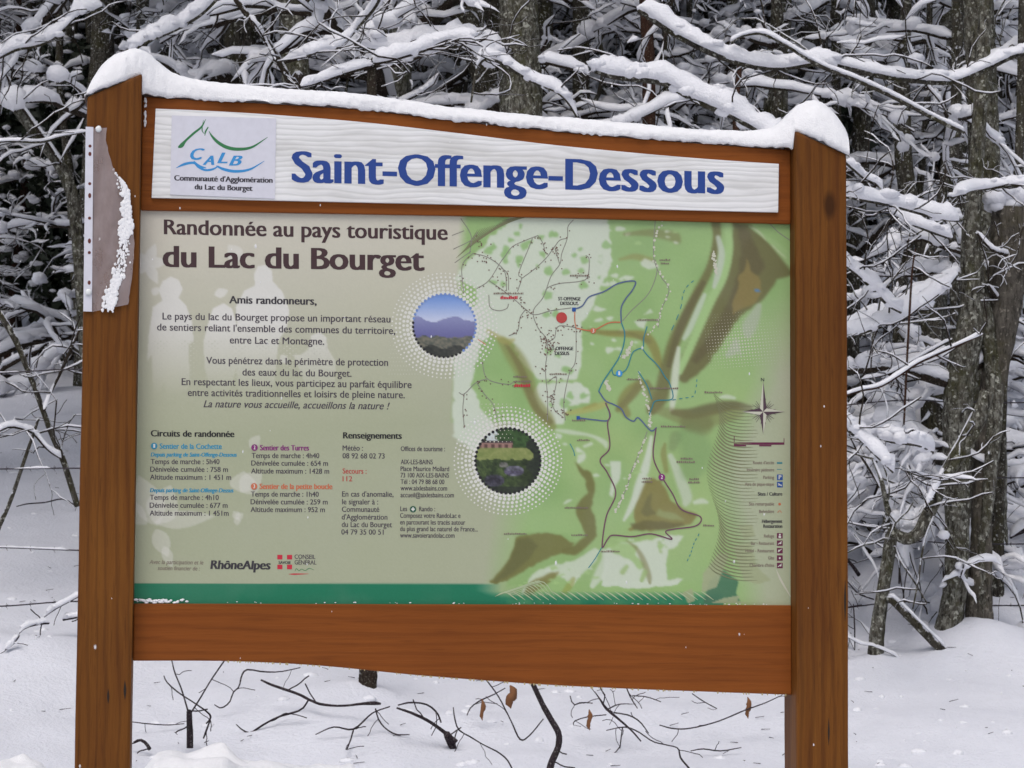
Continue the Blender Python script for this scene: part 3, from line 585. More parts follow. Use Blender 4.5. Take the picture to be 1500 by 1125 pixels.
TX = [
 ("Randonnée au pays touristique", 240, 656, 343, 351.5, 21.5, 'brown', 1.9, 0), ("du Lac du Bourget", 238, 622, 391, 396.5, 31, 'brown', 3.6, 0),
 ("Amis randonneurs,", 335.5, 464, 444.3, 446.5, 10.8, 'dark', 1.2, 0),
 ("Le pays du lac du Bourget propose un important réseau", 238, 572, 468, 472.5, 10, 'mid', .45, 0), ("de sentiers reliant l'ensemble des communes du territoire,", 230, 579, 484, 489.5, 10, 'mid', .45, 0),
 ("entre Lac et Montagne.", 336.5, 475, 503, 505, 10, 'mid', .45, 0), ("Vous pénétrez dans le périmètre de protection", 302, 568.5, 532.7, 536, 10, 'mid', .45, 0),
 ("des eaux du lac du Bourget.", 355, 515, 550, 552, 10, 'mid', .45, 0), ("En respectant les lieux, vous participez au parfait équilibre", 266, 603, 564, 568.5, 10, 'mid', .45, 0),
 ("entre activités traditionnelles et loisirs de pleine nature.", 275, 593, 580, 583.5, 10, 'mid', .45, 0), ("La nature vous accueille, accueillons la nature !", 298, 571, 596.5, 599.8, 10, 'mid', .45, .3),
 ("Circuits de randonnée", 220.7, 343.5, 639.2, 640.3, 9, 'black', 1.1, 0),
 ("Sentier de la Cochette", 233.7, 325, 657.3, 657.8, 7.6, 'cyan', .7, 0), ("Depuis parking de Saint-Offenge-Dessous", 220.7, 347, 668.7, 669, 5.8, 'cyan', .7, .2),
 ("Temps de marche : 5h40", 220.7, 321.6, 679.8, 680, 7.4, 'mid', .4, 0), ("Dénivelée cumulée : 758 m", 220, 334, 691, 691.4, 7.4, 'mid', .4, 0), ("Altitude maximum : 1 451 m", 219.6, 338.7, 702.5, 703, 7.4, 'mid', .4, 0),
 ("Depuis parking de Saint-Offenge-Dessus", 219.6, 342.3, 721, 721.3, 5.8, 'cyan', .7, .2),
 ("Temps de marche : 4h10", 219.6, 320.5, 732.2, 732.5, 7.4, 'mid', .4, 0), ("Dénivelée cumulée : 677 m", 219.2, 333.4, 743.7, 744, 7.4, 'mid', .4, 0), ("Altitude maximum : 1 451m", 219.2, 335, 755.2, 755.5, 7.4, 'mid', .4, 0),
 ("Sentier des Turres", 380.7, 452.8, 659.7, 660, 7.8, 'violet', .9, 0), ("Temps de marche : 4h40", 368.6, 467.8, 671, 671.2, 7.4, 'mid', .4, 0), ("Dénivelée cumulée : 654 m", 368, 480.6, 682, 682.4, 7.4, 'mid', .4, 0), ("Altitude maximum : 1428 m", 367.7, 482.3, 693.5, 694, 7.4, 'mid', .4, 0),
 ("Sentier de la petite boucle", 380, 487, 716.3, 716.6, 7.8, 'orange', .9, 0), ("Temps de marche : 1h40", 367.5, 467, 727.4, 727.7, 7.4, 'mid', .4, 0), ("Dénivelée cumulée : 259 m", 367, 480, 738.7, 739, 7.4, 'mid', .4, 0), ("Altitude maximum : 952 m", 367, 476, 750, 750.3, 7.4, 'mid', .4, 0),
 ("Avec la participation et le", 218.8, 298, 826, 827, 5.8, 'dim', .2, .25), ("soutien financier de :", 231, 293, 835, 835.8, 5.8, 'dim', .2, .25),
 ("RhôneAlpes", 308, 396.5, 833.4, 834.2, 12.6, 'dark', 1.7, .12), ("CONSEIL", 431.5, 462, 818.5, 818.8, 6.2, 'mid', .3, 0), ("GÉNÉRAL", 431.5, 463.5, 826.8, 827, 6.2, 'mid', .3, 0), ("SAVOIE", 408, 426, 826, 826.2, 4, 'dark', .4, 0),
 ("Renseignements", 502.4, 588.8, 642.2, 642.8, 9, 'black', 1.1, 0), ("Météo :", 501.8, 531.8, 660, 660.2, 7.6, 'mid', .35, 0), ("08 92 68 02 73", 501.8, 563.5, 671.4, 671.8, 7.6, 'mid', .35, 0),
 ("Secours :", 501.8, 537, 693.6, 694, 7.4, 'red', .35, 0), ("112", 501.8, 516, 705, 705, 7.4, 'red', .35, 0), ("En cas d'anomalie,", 501, 576.5, 727.3, 727.8, 7.6, 'mid', .35, 0), ("le signaler à :", 501, 554, 738.7, 739, 7.6, 'mid', .35, 0),
 ("Communauté", 500.7, 555.7, 749.8, 750, 7.6, 'mid', .35, 0), ("d'Agglomération", 500.5, 567.5, 761, 761.3, 7.6, 'mid', .35, 0), ("du Lac du Bourget", 500.5, 574.3, 772, 772.4, 7.6, 'mid', .35, 0), ("04 79 35 00 51", 500, 562, 783, 783.3, 7.6, 'mid', .35, 0),
 ("Offices de tourisme :", 587, 652, 660.7, 661, 6.8, 'mid', .3, 0), ("AIX-LES-BAINS", 587, 634, 680, 680.2, 6.8, 'mid', .3, 0), ("Place Maurice Mollard", 586.7, 658, 690, 690.3, 6.8, 'mid', .3, 0), ("73 100 AIX-LES-BAINS", 586.7, 657.7, 699.4, 699.7, 6.8, 'mid', .3, 0),
 ("Tél : 04 79 88 68 00", 586.7, 651, 709, 709.3, 6.8, 'mid', .3, 0), ("www.aixlesbains.com", 586.7, 655, 718.4, 718.7, 6.8, 'mid', .3, 0), ("accueil@aixlesbains.com", 586.7, 665, 728.4, 728.7, 6.8, 'mid', .3, 0),
 ("Les", 586.3, 596.5, 748.7, 748.7, 6.8, 'mid', .3, 0), ("Rando :", 613.8, 637.5, 748.9, 749, 6.8, 'mid', .3, 0), ("Composez votre RandoLac e", 586, 674.6, 758.5, 758.8, 6.8, 'mid', .3, 0), ("en parcourant les tracés autour", 586, 681.6, 768.3, 768.7, 6.8, 'mid', .3, 0),
 ("du plus grand lac naturel de France...", 586, 700, 778, 778.5, 6.8, 'mid', .3, 0), ("www.savoierandolac.com", 586, 666, 787.5, 787.8, 6.8, 'mid', .3, 0),
 ("ST-OFFENGE", 817.5, 850.5, 440, 440.3, 5, 'dark', .6, 0), ("DESSOUS", 820.5, 847.5, 446.8, 447, 5, 'dark', .6, 0), ("ST-OFFENGE", 805.5, 840, 512.8, 513, 5, 'dark', .6, 0), ("DESSUS", 812.7, 834, 520, 520.2, 5, 'dark', .6, 0), ("N", 1114.5, 1119.5, 558.5, 558.5, 5, 'dark', .3, 0),
 ("Route d'accès", 1103, 1134, 680, 680, 4.6, 'dim', .3, 0), ("Itinéraire pédestre", 1094, 1134, 690.5, 690.5, 4.6, 'dim', .3, 0), ("Parking", 1118, 1134, 701.5, 701.5, 4.6, 'dim', .3, 0), ("Aire de pique-nique", 1091, 1134, 711.5, 711.5, 4.6, 'dim', .3, 0),
 ("Sites / Culture", 1110, 1146, 726, 726, 5, 'dark', .5, 0), ("Site remarquable", 1097, 1134, 740.5, 740.5, 4.6, 'dim', .3, 0), ("Belvédère", 1112, 1134, 751.5, 751.5, 4.6, 'dim', .3, 0), ("Hébergement", 1116, 1146, 766, 766, 5, 'dark', .5, 0), ("Restauration", 1118, 1146, 773.2, 773.2, 5, 'dark', .5, 0),
 ("Refuge", 1119, 1134, 787.5, 787.5, 4.6, 'dim', .3, 0), ("Bar - Restaurant", 1100, 1134, 798, 798, 4.6, 'dim', .3, 0), ("Hôtel - Restaurant", 1092, 1134, 809, 809, 4.6, 'dim', .3, 0), ("Gîte", 1125, 1134, 819.5, 819.5, 4.6, 'dim', .3, 0), ("Chambre d'hôte", 1098, 1134, 830.3, 830.3, 4.6, 'dim', .3, 0)]
for (s_, a, b, y0_, y1_, cpx, ink, bd, sh) in TX: text(panel, s_, a, b, y0_, y1_, cpx, INK[ink], PD, bd, sh)
# numbered circles, squares and pictograms
def marks(name, ink, fn): m_ = MB(); fn(m_); return m_.build(name, INK[ink], panel, False)
YP = PD-.0003
for (x, y, r, ink, ch) in ((225.8, 653.3, 4.8, 'cyan', '1'), (372.8, 655.6, 4.8, 'violet', '2'), (372.2, 712.5, 4.8, 'orange', '3'), (907, 547, 4.8, 'lake', '1'), (969.5, 699, 5, 'violet', '2'), (869, 484.5, 4.2, 'orange', '3')):
    marks("numbered_disc", ink, lambda m_: disc(m_, x, y, r, YP-.0008, 16)); text(panel, ch, x-1.3, x+1.5, y+2.6, y+2.6, 5.6, INK['white'], YP-.0008, .5)
marks("place_disc", 'red', lambda m_: disc(m_, 822.7, 465.3, 8, YP-.0008, 20)); marks("plus_disc", 'darkgreen', lambda m_: disc(m_, 605, 746, 4.8, YP, 16))
marks("plus_mark", 'white', lambda m_: (quad(m_, 602.2, 745, 607.8, 747, YP-.0004), quad(m_, 604, 743.2, 606, 748.8, YP-.0005)))
marks("red_square", 'redsq', lambda m_: [quad(m_, x, y, x+7.5, y+6.6, YP) for x in (406.2, 420.4) for y in (812.8, 827.2)])
marks("red_underline", 'redsq', lambda m_: ribbon(m_, [(423, 841, .4), (432, 841, 2), (452, 840.6, .4)], 2, YP)); marks("green_flourish", 'green', lambda m_: ribbon(m_, [(432, 837, .5), (434, 833, .8), (438, 836, .8), (442, 833.5, .8), (447, 836, .8), (453, 832.5, .8), (460, 835, .5)], 1, YP, 40))
marks("parking_symbol", 'sign_blue', lambda m_: [quad(m_, 1138.2, y, 1146.6, y+8.4, YP) for y in (695, 705.6)]+[quad(m_, 838, 450.5, 843.5, 456.3, YP-.0006), quad(m_, 844.5, 609.5, 849.5, 614.8, YP-.0006)])
text(panel, "P", 1140.6, 1144.8, 702, 702, 6, INK['white'], YP, .5); marks("table_pictogram", 'white', lambda m_: (ribbon(m_, [(1140, 708), (1145, 712)], 1, YP-.0003), quad(m_, 1140, 710, 1145, 711, YP-.0004)))
marks("lodging_symbol", 'plum', lambda m_: [quad(m_, 1138, y, 1146.6, y+8, YP) for y in (780.8, 791.6, 802.6, 813.4, 824.4)])
marks("lodging_pictogram", 'white', lambda m_: [disc(m_, 1142.3+dx, y, 1.5, YP-.0003, 7) for y, dx in ((783.2, 0), (795.6, 1), (806.6, -1), (817.5, 0), (828.4, 1))]+[quad(m_, 1140.5, 785, 1144.2, 788, YP-.0004), ]+[ribbon(m_, [(1139.5, y+2), (1145, y-2.5)], 1, YP-.0004) for y in (795.6, 806.6, 828.4)])
marks("legend_symbol", 'orange', lambda m_: (disc(m_, 1142, 738.5, 2.2, YP, 6), ribbon(m_, [(1139, 751), (1142, 748), (1145, 751)], .8, YP)))
marks("legend_line", 'teal', lambda m_: (quad(m_, 1138, 687, 1145, 688, YP), quad(m_, 1138, 677, 1146, 679.4, YP-.0001)))
# compass rose and scale bar
def star(m_, dark):
    cx, cy_ = 1118, 603
    for k in range(4):
        a = k*math.pi/2-math.pi/2; L = (45, 31, 33, 31)[k]; px_, py_ = cx+L*math.cos(a), cy_+L*math.sin(a); b = a+(.785 if dark else -.785)
        m_.add(at([cx, px_, cx+7*math.cos(b)], [cy_, py_, cy_+7*math.sin(b)], YP-.0006), None, [(0, 1, 2)])
marks("compass_point", 'tint', lambda m_: star(m_, False)); marks("compass_point", 'navy', lambda m_: star(m_, True))
def crays(m_):
    for k in range(32):
        a = k*math.pi/16; L = 13+6*(k % 2)+4*(k % 4 == 0); ribbon(m_, [(1118+4*math.cos(a), 603+4*math.sin(a), 1.3), (1118+L*math.cos(a), 603+L*math.sin(a), .4)], 1, YP, 3)
marks("compass_ray", 'navy', crays)
marks("scale_bar", 'plum', lambda m_: (quad(m_, 1075, 648, 1149, 651.5, YP), quad(m_, 1075, 638.5, 1076, 648, YP-.0001), quad(m_, 1148, 642, 1149, 648, YP-.0001), quad(m_, 1075, 651.8, 1093, 653.8, YP-.0001), quad(m_, 1112, 651.8, 1130, 653.8, YP-.0001)))
# roads, trails, houses
ROADS = [[(788, 345), (770, 352), (751, 361), (740, 375), (732, 386), (716, 411), (698, 423)], [(788, 345), (795, 356), (799, 371)], [(780, 349), (775, 362), (760, 400), (764, 408), (758, 427)], [(764, 408), (783, 394), (800, 378), (812, 362), (820, 352), (831, 349)],
 [(840, 322), (832, 332), (831, 349), (823, 371), (820, 387), (807, 405), (796, 435), (781, 456), (788, 480), (802, 501), (799, 541), (802, 581), (802, 616)], [(844, 480), (843, 528), (834, 547), (826, 587), (828, 616)], [(716, 411), (735, 424), (755, 440), (770, 453), (783, 461), (808, 455), (837, 451)],
 [(693, 371), (712, 376), (730, 387), (740, 400), (742, 425)], [(693, 371), (677, 389), (679, 427)], [(734, 392), (744, 402), (745, 425)], [(858, 374), (863, 380), (861, 405), (850, 412), (821, 415), (805, 420), (799, 425)], [(844, 480), (822, 477), (815, 482), (812, 495), (802, 501)],
 [(706, 530), (714, 555), (743, 563), (752, 560)], [(672, 575), (680, 577), (698, 560), (714, 555)], [(698, 560), (710, 578), (722, 592), (728, 612)], [(680, 577), (678, 600), (680, 625)], [(770, 453), (762, 465), (758, 485), (745, 492)], [(813, 365), (820, 387)], [(802, 560), (815, 552), (812, 575), (806, 580)], [(806, 580), (812, 600), (826, 612)], [(716, 432), (718, 450), (730, 455), (742, 452), (745, 445)], [(675, 320), (690, 345), (688, 372)], [(960, 322), (958, 350), (958, 380), (968, 405), (980, 425), (968, 455), (964, 480)],
 [(948, 632), (938, 660), (925, 690), (918, 715), (905, 740)], [(960, 380), (962, 400), (950, 430), (925, 455), (912, 470)], [(662, 345), (680, 338)], [(664, 365), (690, 352), (700, 340)], [(666, 385), (690, 368)], [(1125, 325), (1140, 340), (1157, 352)]]
def roads(m_):
    for r_ in ROADS: ribbon(m_, r_, 1.15, YP)
marks("road_line", 'road', roads)
def houses(m_):
    for r_ in ROADS[:20]:
        P = smoothline(r_, 30)
        for k in range(9):
            p = P[random.randrange(30)]+RNG.normal(0, 3, 2); quad(m_, p[0], p[1], p[0]+1.7, p[1]+1.6, YP-.0003-random.random()*.0001)
    for k in range(60): x, y = random.gauss(802, 7), random.gauss(500, 12); quad(m_, x, y, x+1.8, y+1.6, YP-.00045-random.random()*.0001)
    for (x, y) in ((735, 428), (760, 440), (812, 365), (857, 405), (700, 355), (712, 382), (776, 458), (800, 545), (805, 580), (826, 600), (842, 480)):
        for k in range(9): a, b = random.gauss(x, 6), random.gauss(y, 5); quad(m_, a, b, a+1.8, b+1.6, YP-.0006-random.random()*.0001)
tag(marks("house_marks", 'house', houses), kind='stuff')
T1 = [(841, 453), (853, 448), (863, 435), (885, 427), (906, 415), (930, 412), (927, 424), (917, 437), (910, 451), (910, 472)]
marks("trail_line", 'trail1', lambda m_: (ribbon(m_, T1, 2, YP-.0005), ribbon(m_, [(847, 612), (871, 615), (890, 616), (893, 606), (887, 590)], 2, YP-.0005), ribbon(m_, [(877, 573), (887, 587), (898, 592), (910, 599), (917, 611), (928, 617), (935, 612), (950, 628), (956, 631), (962, 626)], 2, YP-.0005)))
marks("trail_line", 'teal', lambda m_: (ribbon(m_, [(910, 472), (915, 488), (913, 507), (906, 525), (897, 539), (884, 558), (877, 573)], 1.7, YP-.0005), ribbon(m_, [(896, 540), (899, 549), (907, 548), (918, 540), (926, 518), (933, 512), (942, 508), (943, 495), (948, 478)], 1.5, YP-.0005),
    ribbon(m_, [(940, 509), (948, 520), (964, 536), (974, 552), (981, 562), (985, 584), (961, 587), (955, 597), (951, 608)], 1.5, YP-.0005), ribbon(m_, [(935, 544), (948, 565), (955, 585)], 1.5, YP-.0005),
    [ribbon(m_, [p, q], 1.1, YP-.0005) for L in ([(1016, 411), (1006, 420), (1000, 432), (998, 448), (990, 470), (980, 491)], [(985, 586), (1002, 583), (1016, 580), (1020, 565), (1021, 552)], [(1024, 782), (1016, 797), (1012, 810), (1005, 825)]) for P in [smoothline(L, 15)] for p, q in zip(P[::2], P[1::2])],
    ribbon(m_, [(835, 650), (840, 660), (842, 668)], 1.2, YP), ribbon(m_, [(882, 801), (872, 818), (862, 832)], 1.2, YP)))
marks("trail_line", 'trail2', lambda m_: (ribbon(m_, [(887, 590), (894, 608), (890, 621), (893, 656), (879, 674), (890, 693), (902, 723), (888, 757), (882, 801), (890, 790), (898, 784), (926, 786), (954, 782), (984, 790), (975, 779), (988, 775), (1020, 770), (1026, 757), (998, 746), (985, 723), (970, 699), (957, 669), (961, 627)], 1.9, YP-.0005, 160),))
marks("trail_line", 'orange', lambda m_: (ribbon(m_, [(845, 481), (868, 484), (892, 473), (910, 472)], 1.6, YP-.0004), ribbon(m_, [(842, 457), (842, 470), (844, 481)], 1.3, YP-.0004), ribbon(m_, [(700, 497), (712, 505)], 1, YP)))
# tiny place names too small to read: short broken strokes
def scrib(m_):
    for (x, y, L) in ((723, 431, 44), (835, 405, 22), (752, 553, 20), (752, 560, 26), (805, 549, 24), (918, 557, 20), (966, 382, 16), (968, 387, 12), (1032, 576, 24), (845, 646, 18), (827, 745, 34), (880, 809, 28), (738, 783, 34), (838, 617, 20), (997, 673, 18), (991, 678, 26), (1010, 703, 14), (1008, 708, 18), (941, 702, 12), (940, 707, 16), (1030, 771, 14), (933, 470, 30), (952, 570, 40), (968, 626, 34), (837, 785, 24)):
        cx = x
        while cx < x+L: d = random.uniform(1, 2.6); quad(m_, cx, y-random.uniform(1.6, 3), cx+d, y, YP-.0007); cx += d+.7
tag(marks("place_name_marks", 'dim', scrib), kind='stuff')
def rscrib(m_):
    for (x, y, L) in ((733, 438, 24), (753, 567, 24)):
        cx = x
        while cx < x+L: d = random.uniform(1, 2.6); quad(m_, cx, y-random.uniform(2.5, 5), cx+d, y, YP-.0007); cx += d+.5
tag(marks("distance_marks", 'redsq', rscrib), kind='stuff')
def rocks(m_):
    for L in ([(970, 325), (962, 345), (958, 378), (968, 402), (980, 425), (968, 455), (962, 475), (950, 490)], [(925, 500), (920, 515), (912, 524)], [(935, 545), (945, 580), (952, 610), (952, 625)], [(946, 640), (935, 670), (922, 700), (912, 730), (900, 748)], [(1045, 370), (1050, 400)], [(888, 560), (893, 572)]):
        P = smoothline(L, 34)
        for p in P: q_ = p+RNG.normal(0, 1.2, 2); disc(m_, q_[0], q_[1], random.uniform(1, 2.4), YP-.0001-random.random()*.0002, 5, None, random.random())
tag(marks("rock_marks", 'tint', rocks), kind='stuff')
# halftone dots and hatching
def halo(m_, cx, cy_, r0, rings, nper):
    for k in range(rings):
        r = r0+2.6+k*5.6; n = int(2*math.pi*r/6.4)
        for j in range(n):
            a = (j+.5*(k % 2))*2*math.pi/n; s = max(.4, 2.95-k*.34)*random.uniform(.9, 1.1); disc(m_, cx+r*math.cos(a), cy_+r*math.sin(a), s, YP, 8)
tag(marks("halftone_dots", 'white', lambda m_: (halo(m_, 651, 477, 46, 6, 0), halo(m_, 744, 675, 48, 6, 0))), kind='stuff')
def scal(m_, cx, cy_, r):
    for k in range(46): a = k*2*math.pi/46; disc(m_, cx+r*math.cos(a), cy_+r*math.sin(a), 2.3, YP-.0002-(k % 2)*.0001, 8)
marks("scalloped_edge", 'black', lambda m_: scal(m_, 744, 675, 47.5)); 
m_ = MB(); 
for k in range(15, 32): a = k*2*math.pi/46-1; disc(m_, 651+46*math.cos(a), 477+46*math.sin(a), 2, YP-.0002-(k % 2)*.0001, 8)
m_.build("scalloped_edge", INK['black'], panel, False)
m_ = MB()
for k in range(29): a = (k+32)*2*math.pi/46-1; disc(m_, 651+46*math.cos(a), 477+46*math.sin(a), 2, YP-.0002-(k % 2)*.0001, 8)
m_.build("scalloped_edge", plain("ink_sky", (112, 140, 196), .45), panel, False)
M_OL = plain("ink_olive", (122, 124, 90), .45); M_PG = plain("ink_pale_green", (172, 186, 148), .45)
m_ = MB()
for k in range(22): t = k/21; ribbon(m_, [(664+t*66, 362-t*44, .5), (676+t*66, 352-t*40+(t*8), 1.5), (690+t*70, 330-t*10, .5)] if False else [(668+k*3.2, 378-k*2.6, .4), (684+k*3.2, 362-k*2, 1.3), (700+k*3.6, 336-k*.9, .4)], 1, YP, 8)
for k in range(52):
    y = 583+k*5; d = (.35+.65*math.sin(k*.11)**2)
    ribbon(m_, [(1044+9*math.sin(k*.2), y-9, .5), (1052+6*math.sin(k*.2), y, 2.2*d), (1066, y+8, 2.2*d), (1084, y+12, 1.5*d), (1106+5*math.sin(k), y+12, .3)], 1, YP, 14)
tag(m_.build("halftone_lines", M_OL, panel, False), kind='stuff')
m_ = MB()
for k in range(26):
    x = 745+k*11.5; ribbon(m_, [(x-6, 866, .3), (x+2, 871, 1.8), (x+13, 879, .6)], 1, YP-.0003, 8)
for k in range(12): ribbon(m_, [(725+k*3, 874-k*1.2, .3), (738+k*5, 868-k*1.5, 1.5), (757+k*5, 872, .4)], 1, YP-.0004, 8)
tag(m_.build("halftone_lines", M_PG, panel, False), kind='stuff')
m_ = MB()
for a in range(26):
    for b in range(18):
        x, y = 1030+a*4.3+b*.6, 462+b*4.6-a*.35
        s = 1.15*math.exp(-((x-1085)/42)**2-((y-505)/30)**2)+.25
        if x < 1152: disc(m_, x, y, s, YP, 6)
for a in range(9):
    for b in range(11): disc(m_, 700+a*6+(b % 2)*3, 592+b*5.5, 1.2*(1-abs(a-4)/7), YP-.0001, 6)
tag(m_.build("halftone_dots", INK['tint'], panel, False), kind='stuff')
m_ = MB()
for a in range(34):
    for b in range(14):
        x, y = 572+a*4.2-(b % 2)*2, 470+b*6
        if math.hypot(x-651, y-477) > 78 and x < 640: disc(m_, x, y, .8*max(0, 1-abs(x-590)/60.), YP, 6)
for a in range(60):
    for b in range(12):
        x, y = 218+a*4.4, 500+b*7+(a % 2)*3.5; s = 1.1*(1-b/13)*(.4+.8*math.sin(a*.37)**2)
        if s > .3: disc(m_, x, y, s, YP, 6)
tag(m_.build("halftone_dots", plain("ink_faint", (196, 197, 182), .45), panel, False), kind='stuff')
m_ = MB(); ribbon(m_, [(1137, 834, .5), (1144, 850, 3), (1158, 874, 1)], 2, YP-.0004)
m_.build("crease", plain("crease_white", (196, 196, 178), .5), panel, False)

# cracks in the posts and drips along the board
M_CRK = plain("dark_crack", (38, 28, 18), .9)
for (x, y, L, w_) in ((158.5, 1020, 22, 3.2), (183, 1011, 28, 4), (1214, 1072, 40, 2.5), (1238, 880, 60, 3)):
    m_ = MB(); ribbon(m_, [(x, y-L/2, .3), (x, y, w_), (x, y+L/2, .3)], 2, -.0006); m_.build("crack", M_CRK, sign, False)
M_DRIP = plain("icy_drip", (196, 180, 128), .2)
m_ = MB(); Lb = smoothline(L_BOT, 400)
for k in range(150):
    p = Lb[int(RNG.integers(60, 398))]; P = at(p[0], p[1]-.5, YB+.002)[0]; r = random.uniform(.0010, .0022); tube(m_, [P+[0, 0, .001], P-[0, 0, r*1.4], P-[0, 0, r*2.2]], [r, r*.8, r*.1], 5)
tag(m_.build("water_drops", M_DRIP, sign), kind='stuff')
m_ = MB()
for k in range(80):
    x = random.uniform(198, 1155); y = 882.5+(x-200)*.003
    if vnoise(x/40, x*0, 6) < .35: continue
    P = at(x, y+random.uniform(-1.5, .8), YB+.004)[0]; blob(m_, P, random.uniform(.0006, .0017), (1.8, 1, .8), 6, 4)
for k in range(50): x = random.gauss(230, 22); P = at(x, 880+random.uniform(-2, 3), YB+.004)[0]; blob(m_, P, random.uniform(.002, .0035), (1.6, 1, .8), 6, 4)
tag(m_.build("snow_crumbs", M_CAP, sign), kind='stuff')
m_ = MB()
for (x, y, h) in ((213, 150, 12), (212.5, 172, 22), (213, 181, 8)):
    for k in range(int(h)): blob(m_, at(x+random.uniform(-1, 1), y+random.uniform(-h/2, h/2), YB-.003)[0], .003, (.7, 1, 1.3), 6, 4)
tag(m_.build("snow_crumbs", M_CAP, sign), kind='stuff')

# snow lying along the top of the sign
TOPL = [(126, 150), (129, 137), (136, 118), (150, 96), (165, 83), (182, 75), (200, 70.5), (215, 75), (230, 88), (245, 100), (262, 109), (300, 118), (350, 124), (400, 128), (450, 131), (500, 134), (550, 139), (600, 147), (650, 155), (700, 160), (760, 166), (820, 172), (880, 177), (940, 182), (1000, 187), (1050, 191), (1095, 192), (1125, 189), (1142, 180), (1155, 166), (1168, 155), (1185, 148.5), (1200, 150), (1215, 161), (1228, 178), (1236, 197), (1240, 214), (1241.5, 229)]
tl = smoothline(TOPL, 560); tl = tl[np.argsort(tl[:, 0])]; tw = at(tl[:, 0], tl[:, 1], .05)
xs_ = np.linspace(X0-.006, X1+.004, 520); zt = np.interp(xs_, tw[:, 0], tw[:, 2])
hb = np.array(edge(H_TOP, YB)); zb = np.interp(xs_, hb[:, 0], hb[:, 1])
zb = np.where(xs_ < X0+PW, zl0+(zl1-zl0)*np.clip((xs_-X0)/PW, -.05, 1), zb); zb = np.where(xs_ > X1-PW, zr0+(zr1-zr0)*np.clip((xs_-X1+PW)/PW, 0, 1.05), zb)
op = ((xs_ < X0+PW) | (xs_ > X1-PW)).astype(float); ker = np.hanning(53)[1:-1]; ker /= ker.sum(); on = np.convolve(np.pad(op, 25, 'edge'), ker, 'valid'); on = np.maximum(on, op*.55)
yf = (YB-.010)*(1-on)+(-.008)*on; yb = (YB+.055)*(1-on)+(PDEP+.01)*on
nr = 26; a = np.linspace(-.12*np.pi, 1.12*np.pi, nr)
hh = np.maximum(zt-zb, .004); V = []; ks = np.hanning(43)[1:-1]; ks /= ks.sum(); zbs = np.minimum(np.convolve(np.pad(zb, 20, 'edge'), ks, 'valid'), zt-.01)
jz = vnoise(xs_/.03, xs_*0, 9)*.003+vnoise(xs_/.009, xs_*0, 10)*.0034-.002
for k, t_ in enumerate(a):
    cc, ss = math.cos(t_), math.sin(t_); cx_ = np.sign(cc)*abs(cc)**.75; sz = (abs(ss)**.8)*np.sign(ss) if ss > 0 else ss*.22
    y = (yf+yb)/2-cx_*(yb-yf)/2*(1 if ss > -.2 else .9)
    wz = min(1, max(0, ss*1.6)); zq = zb*(1-wz)+zbs*wz; z = zq+np.where(sz > 0, sz*np.maximum(zt-zq, .004), sz*.020)+(.002 if ss > 0 else 0)
    gr = (vnoise(xs_/.009, xs_*0+k*.9, 21)-.5)*.0034+(vnoise(xs_/.12, xs_*0+k*.2, 23)-.5)*.006+(vnoise(xs_/.05, xs_*0+k*.3, 22)-.5)*.004
    z = z+gr*(1 if ss > .1 else 0)+(jz*1.6 if ss <= 0 else 0); y = y+gr*1.2
    V.append(np.stack([xs_, y, z], -1))
V = np.array(V); m_ = MB(); n_ = len(xs_); i = (np.arange(nr-1)[:, None]*n_+np.arange(n_-1)[None]); m_.add(V.reshape(-1, 3), np.stack([i, i+1, i+n_+1, i+n_], -1).reshape(-1, 4))
# end caps
for e_ in (0, n_-1):
    ring = V[:, e_]; ctr = ring.mean(0); m_.add(np.vstack([ring, ctr]), None, [(k, k+1, nr) for k in range(nr-1)])
tag(m_.build("snow_ridge", M_CAP, loc=(.8, .07, 2.2)), "thick rounded ridge of fresh snow lying along the top of the wooden sign", "snow")

# torn plastic sleeve pinned to the left post
slv = thing("plastic_sleeve", at(140, 320, -.002)[0], "torn clear plastic sleeve with white punched edge pinned to the left wooden post", "sleeve")
mS, tS, pS = mat("clear_torn_plastic", .25)
ms = N(tS, "ShaderNodeMixShader"); tr = N(tS, "ShaderNodeBsdfTransparent"); nz = noise(tS, coords(tS, (1, 1, .5)), 25, 5, .6)
tS.links.new(ramp(tS, nz, [(.3, .42), (.7, .62)]), ms.inputs[0]); tS.links.new(tr.outputs[0], ms.inputs[1]); tS.links.new(pS.outputs[0], ms.inputs[2])
tS.links.new(mix(tS, nz, (.36, .30, .30), (.52, .45, .46)), pS.inputs['Base Color']); tS.links.new(ms.outputs[0], [n for n in tS.nodes if n.type == 'OUTPUT_MATERIAL'][0].inputs[0])
rt = smoothline([(156, 187), (155, 205), (160, 225), (166, 245), (172, 256), (187, 274), (189, 290), (192, 315), (196.5, 350), (195, 390), (190, 430), (188, 446)], 44)
lf = np.stack([np.linspace(136.5, 134.5, 44), np.linspace(188, 457, 44)], -1); m_ = MB(); rows = []
for k in range(44):
    f = np.linspace(0, 1, 10); rr = rt[k]+[random.uniform(-.8, .8), 0]; yv = lf[k, 1]+(rt[k, 1]-lf[k, 1])*f
    rows.append(at(lf[k, 0]+(rr[0]-lf[k, 0])*f, yv, -.003-.004*np.sin(f*3+k*.15)**2-.004*f**3))
R_ = np.array(rows); i = (np.arange(43)[:, None]*10+np.arange(9)[None]); m_.add(R_.reshape(-1, 3), np.stack([i, i+1, i+11, i+10], -1).reshape(-1, 4))
m_.build("clear_sheet", mS, slv)
m_ = MB(); st = [(125.5, 185.5), (136.8, 186), (134.6, 456.5), (122, 456)]; q_ = at([p[0] for p in st], [p[1] for p in st], -.0075); q2 = q_+[0, .0012, 0]
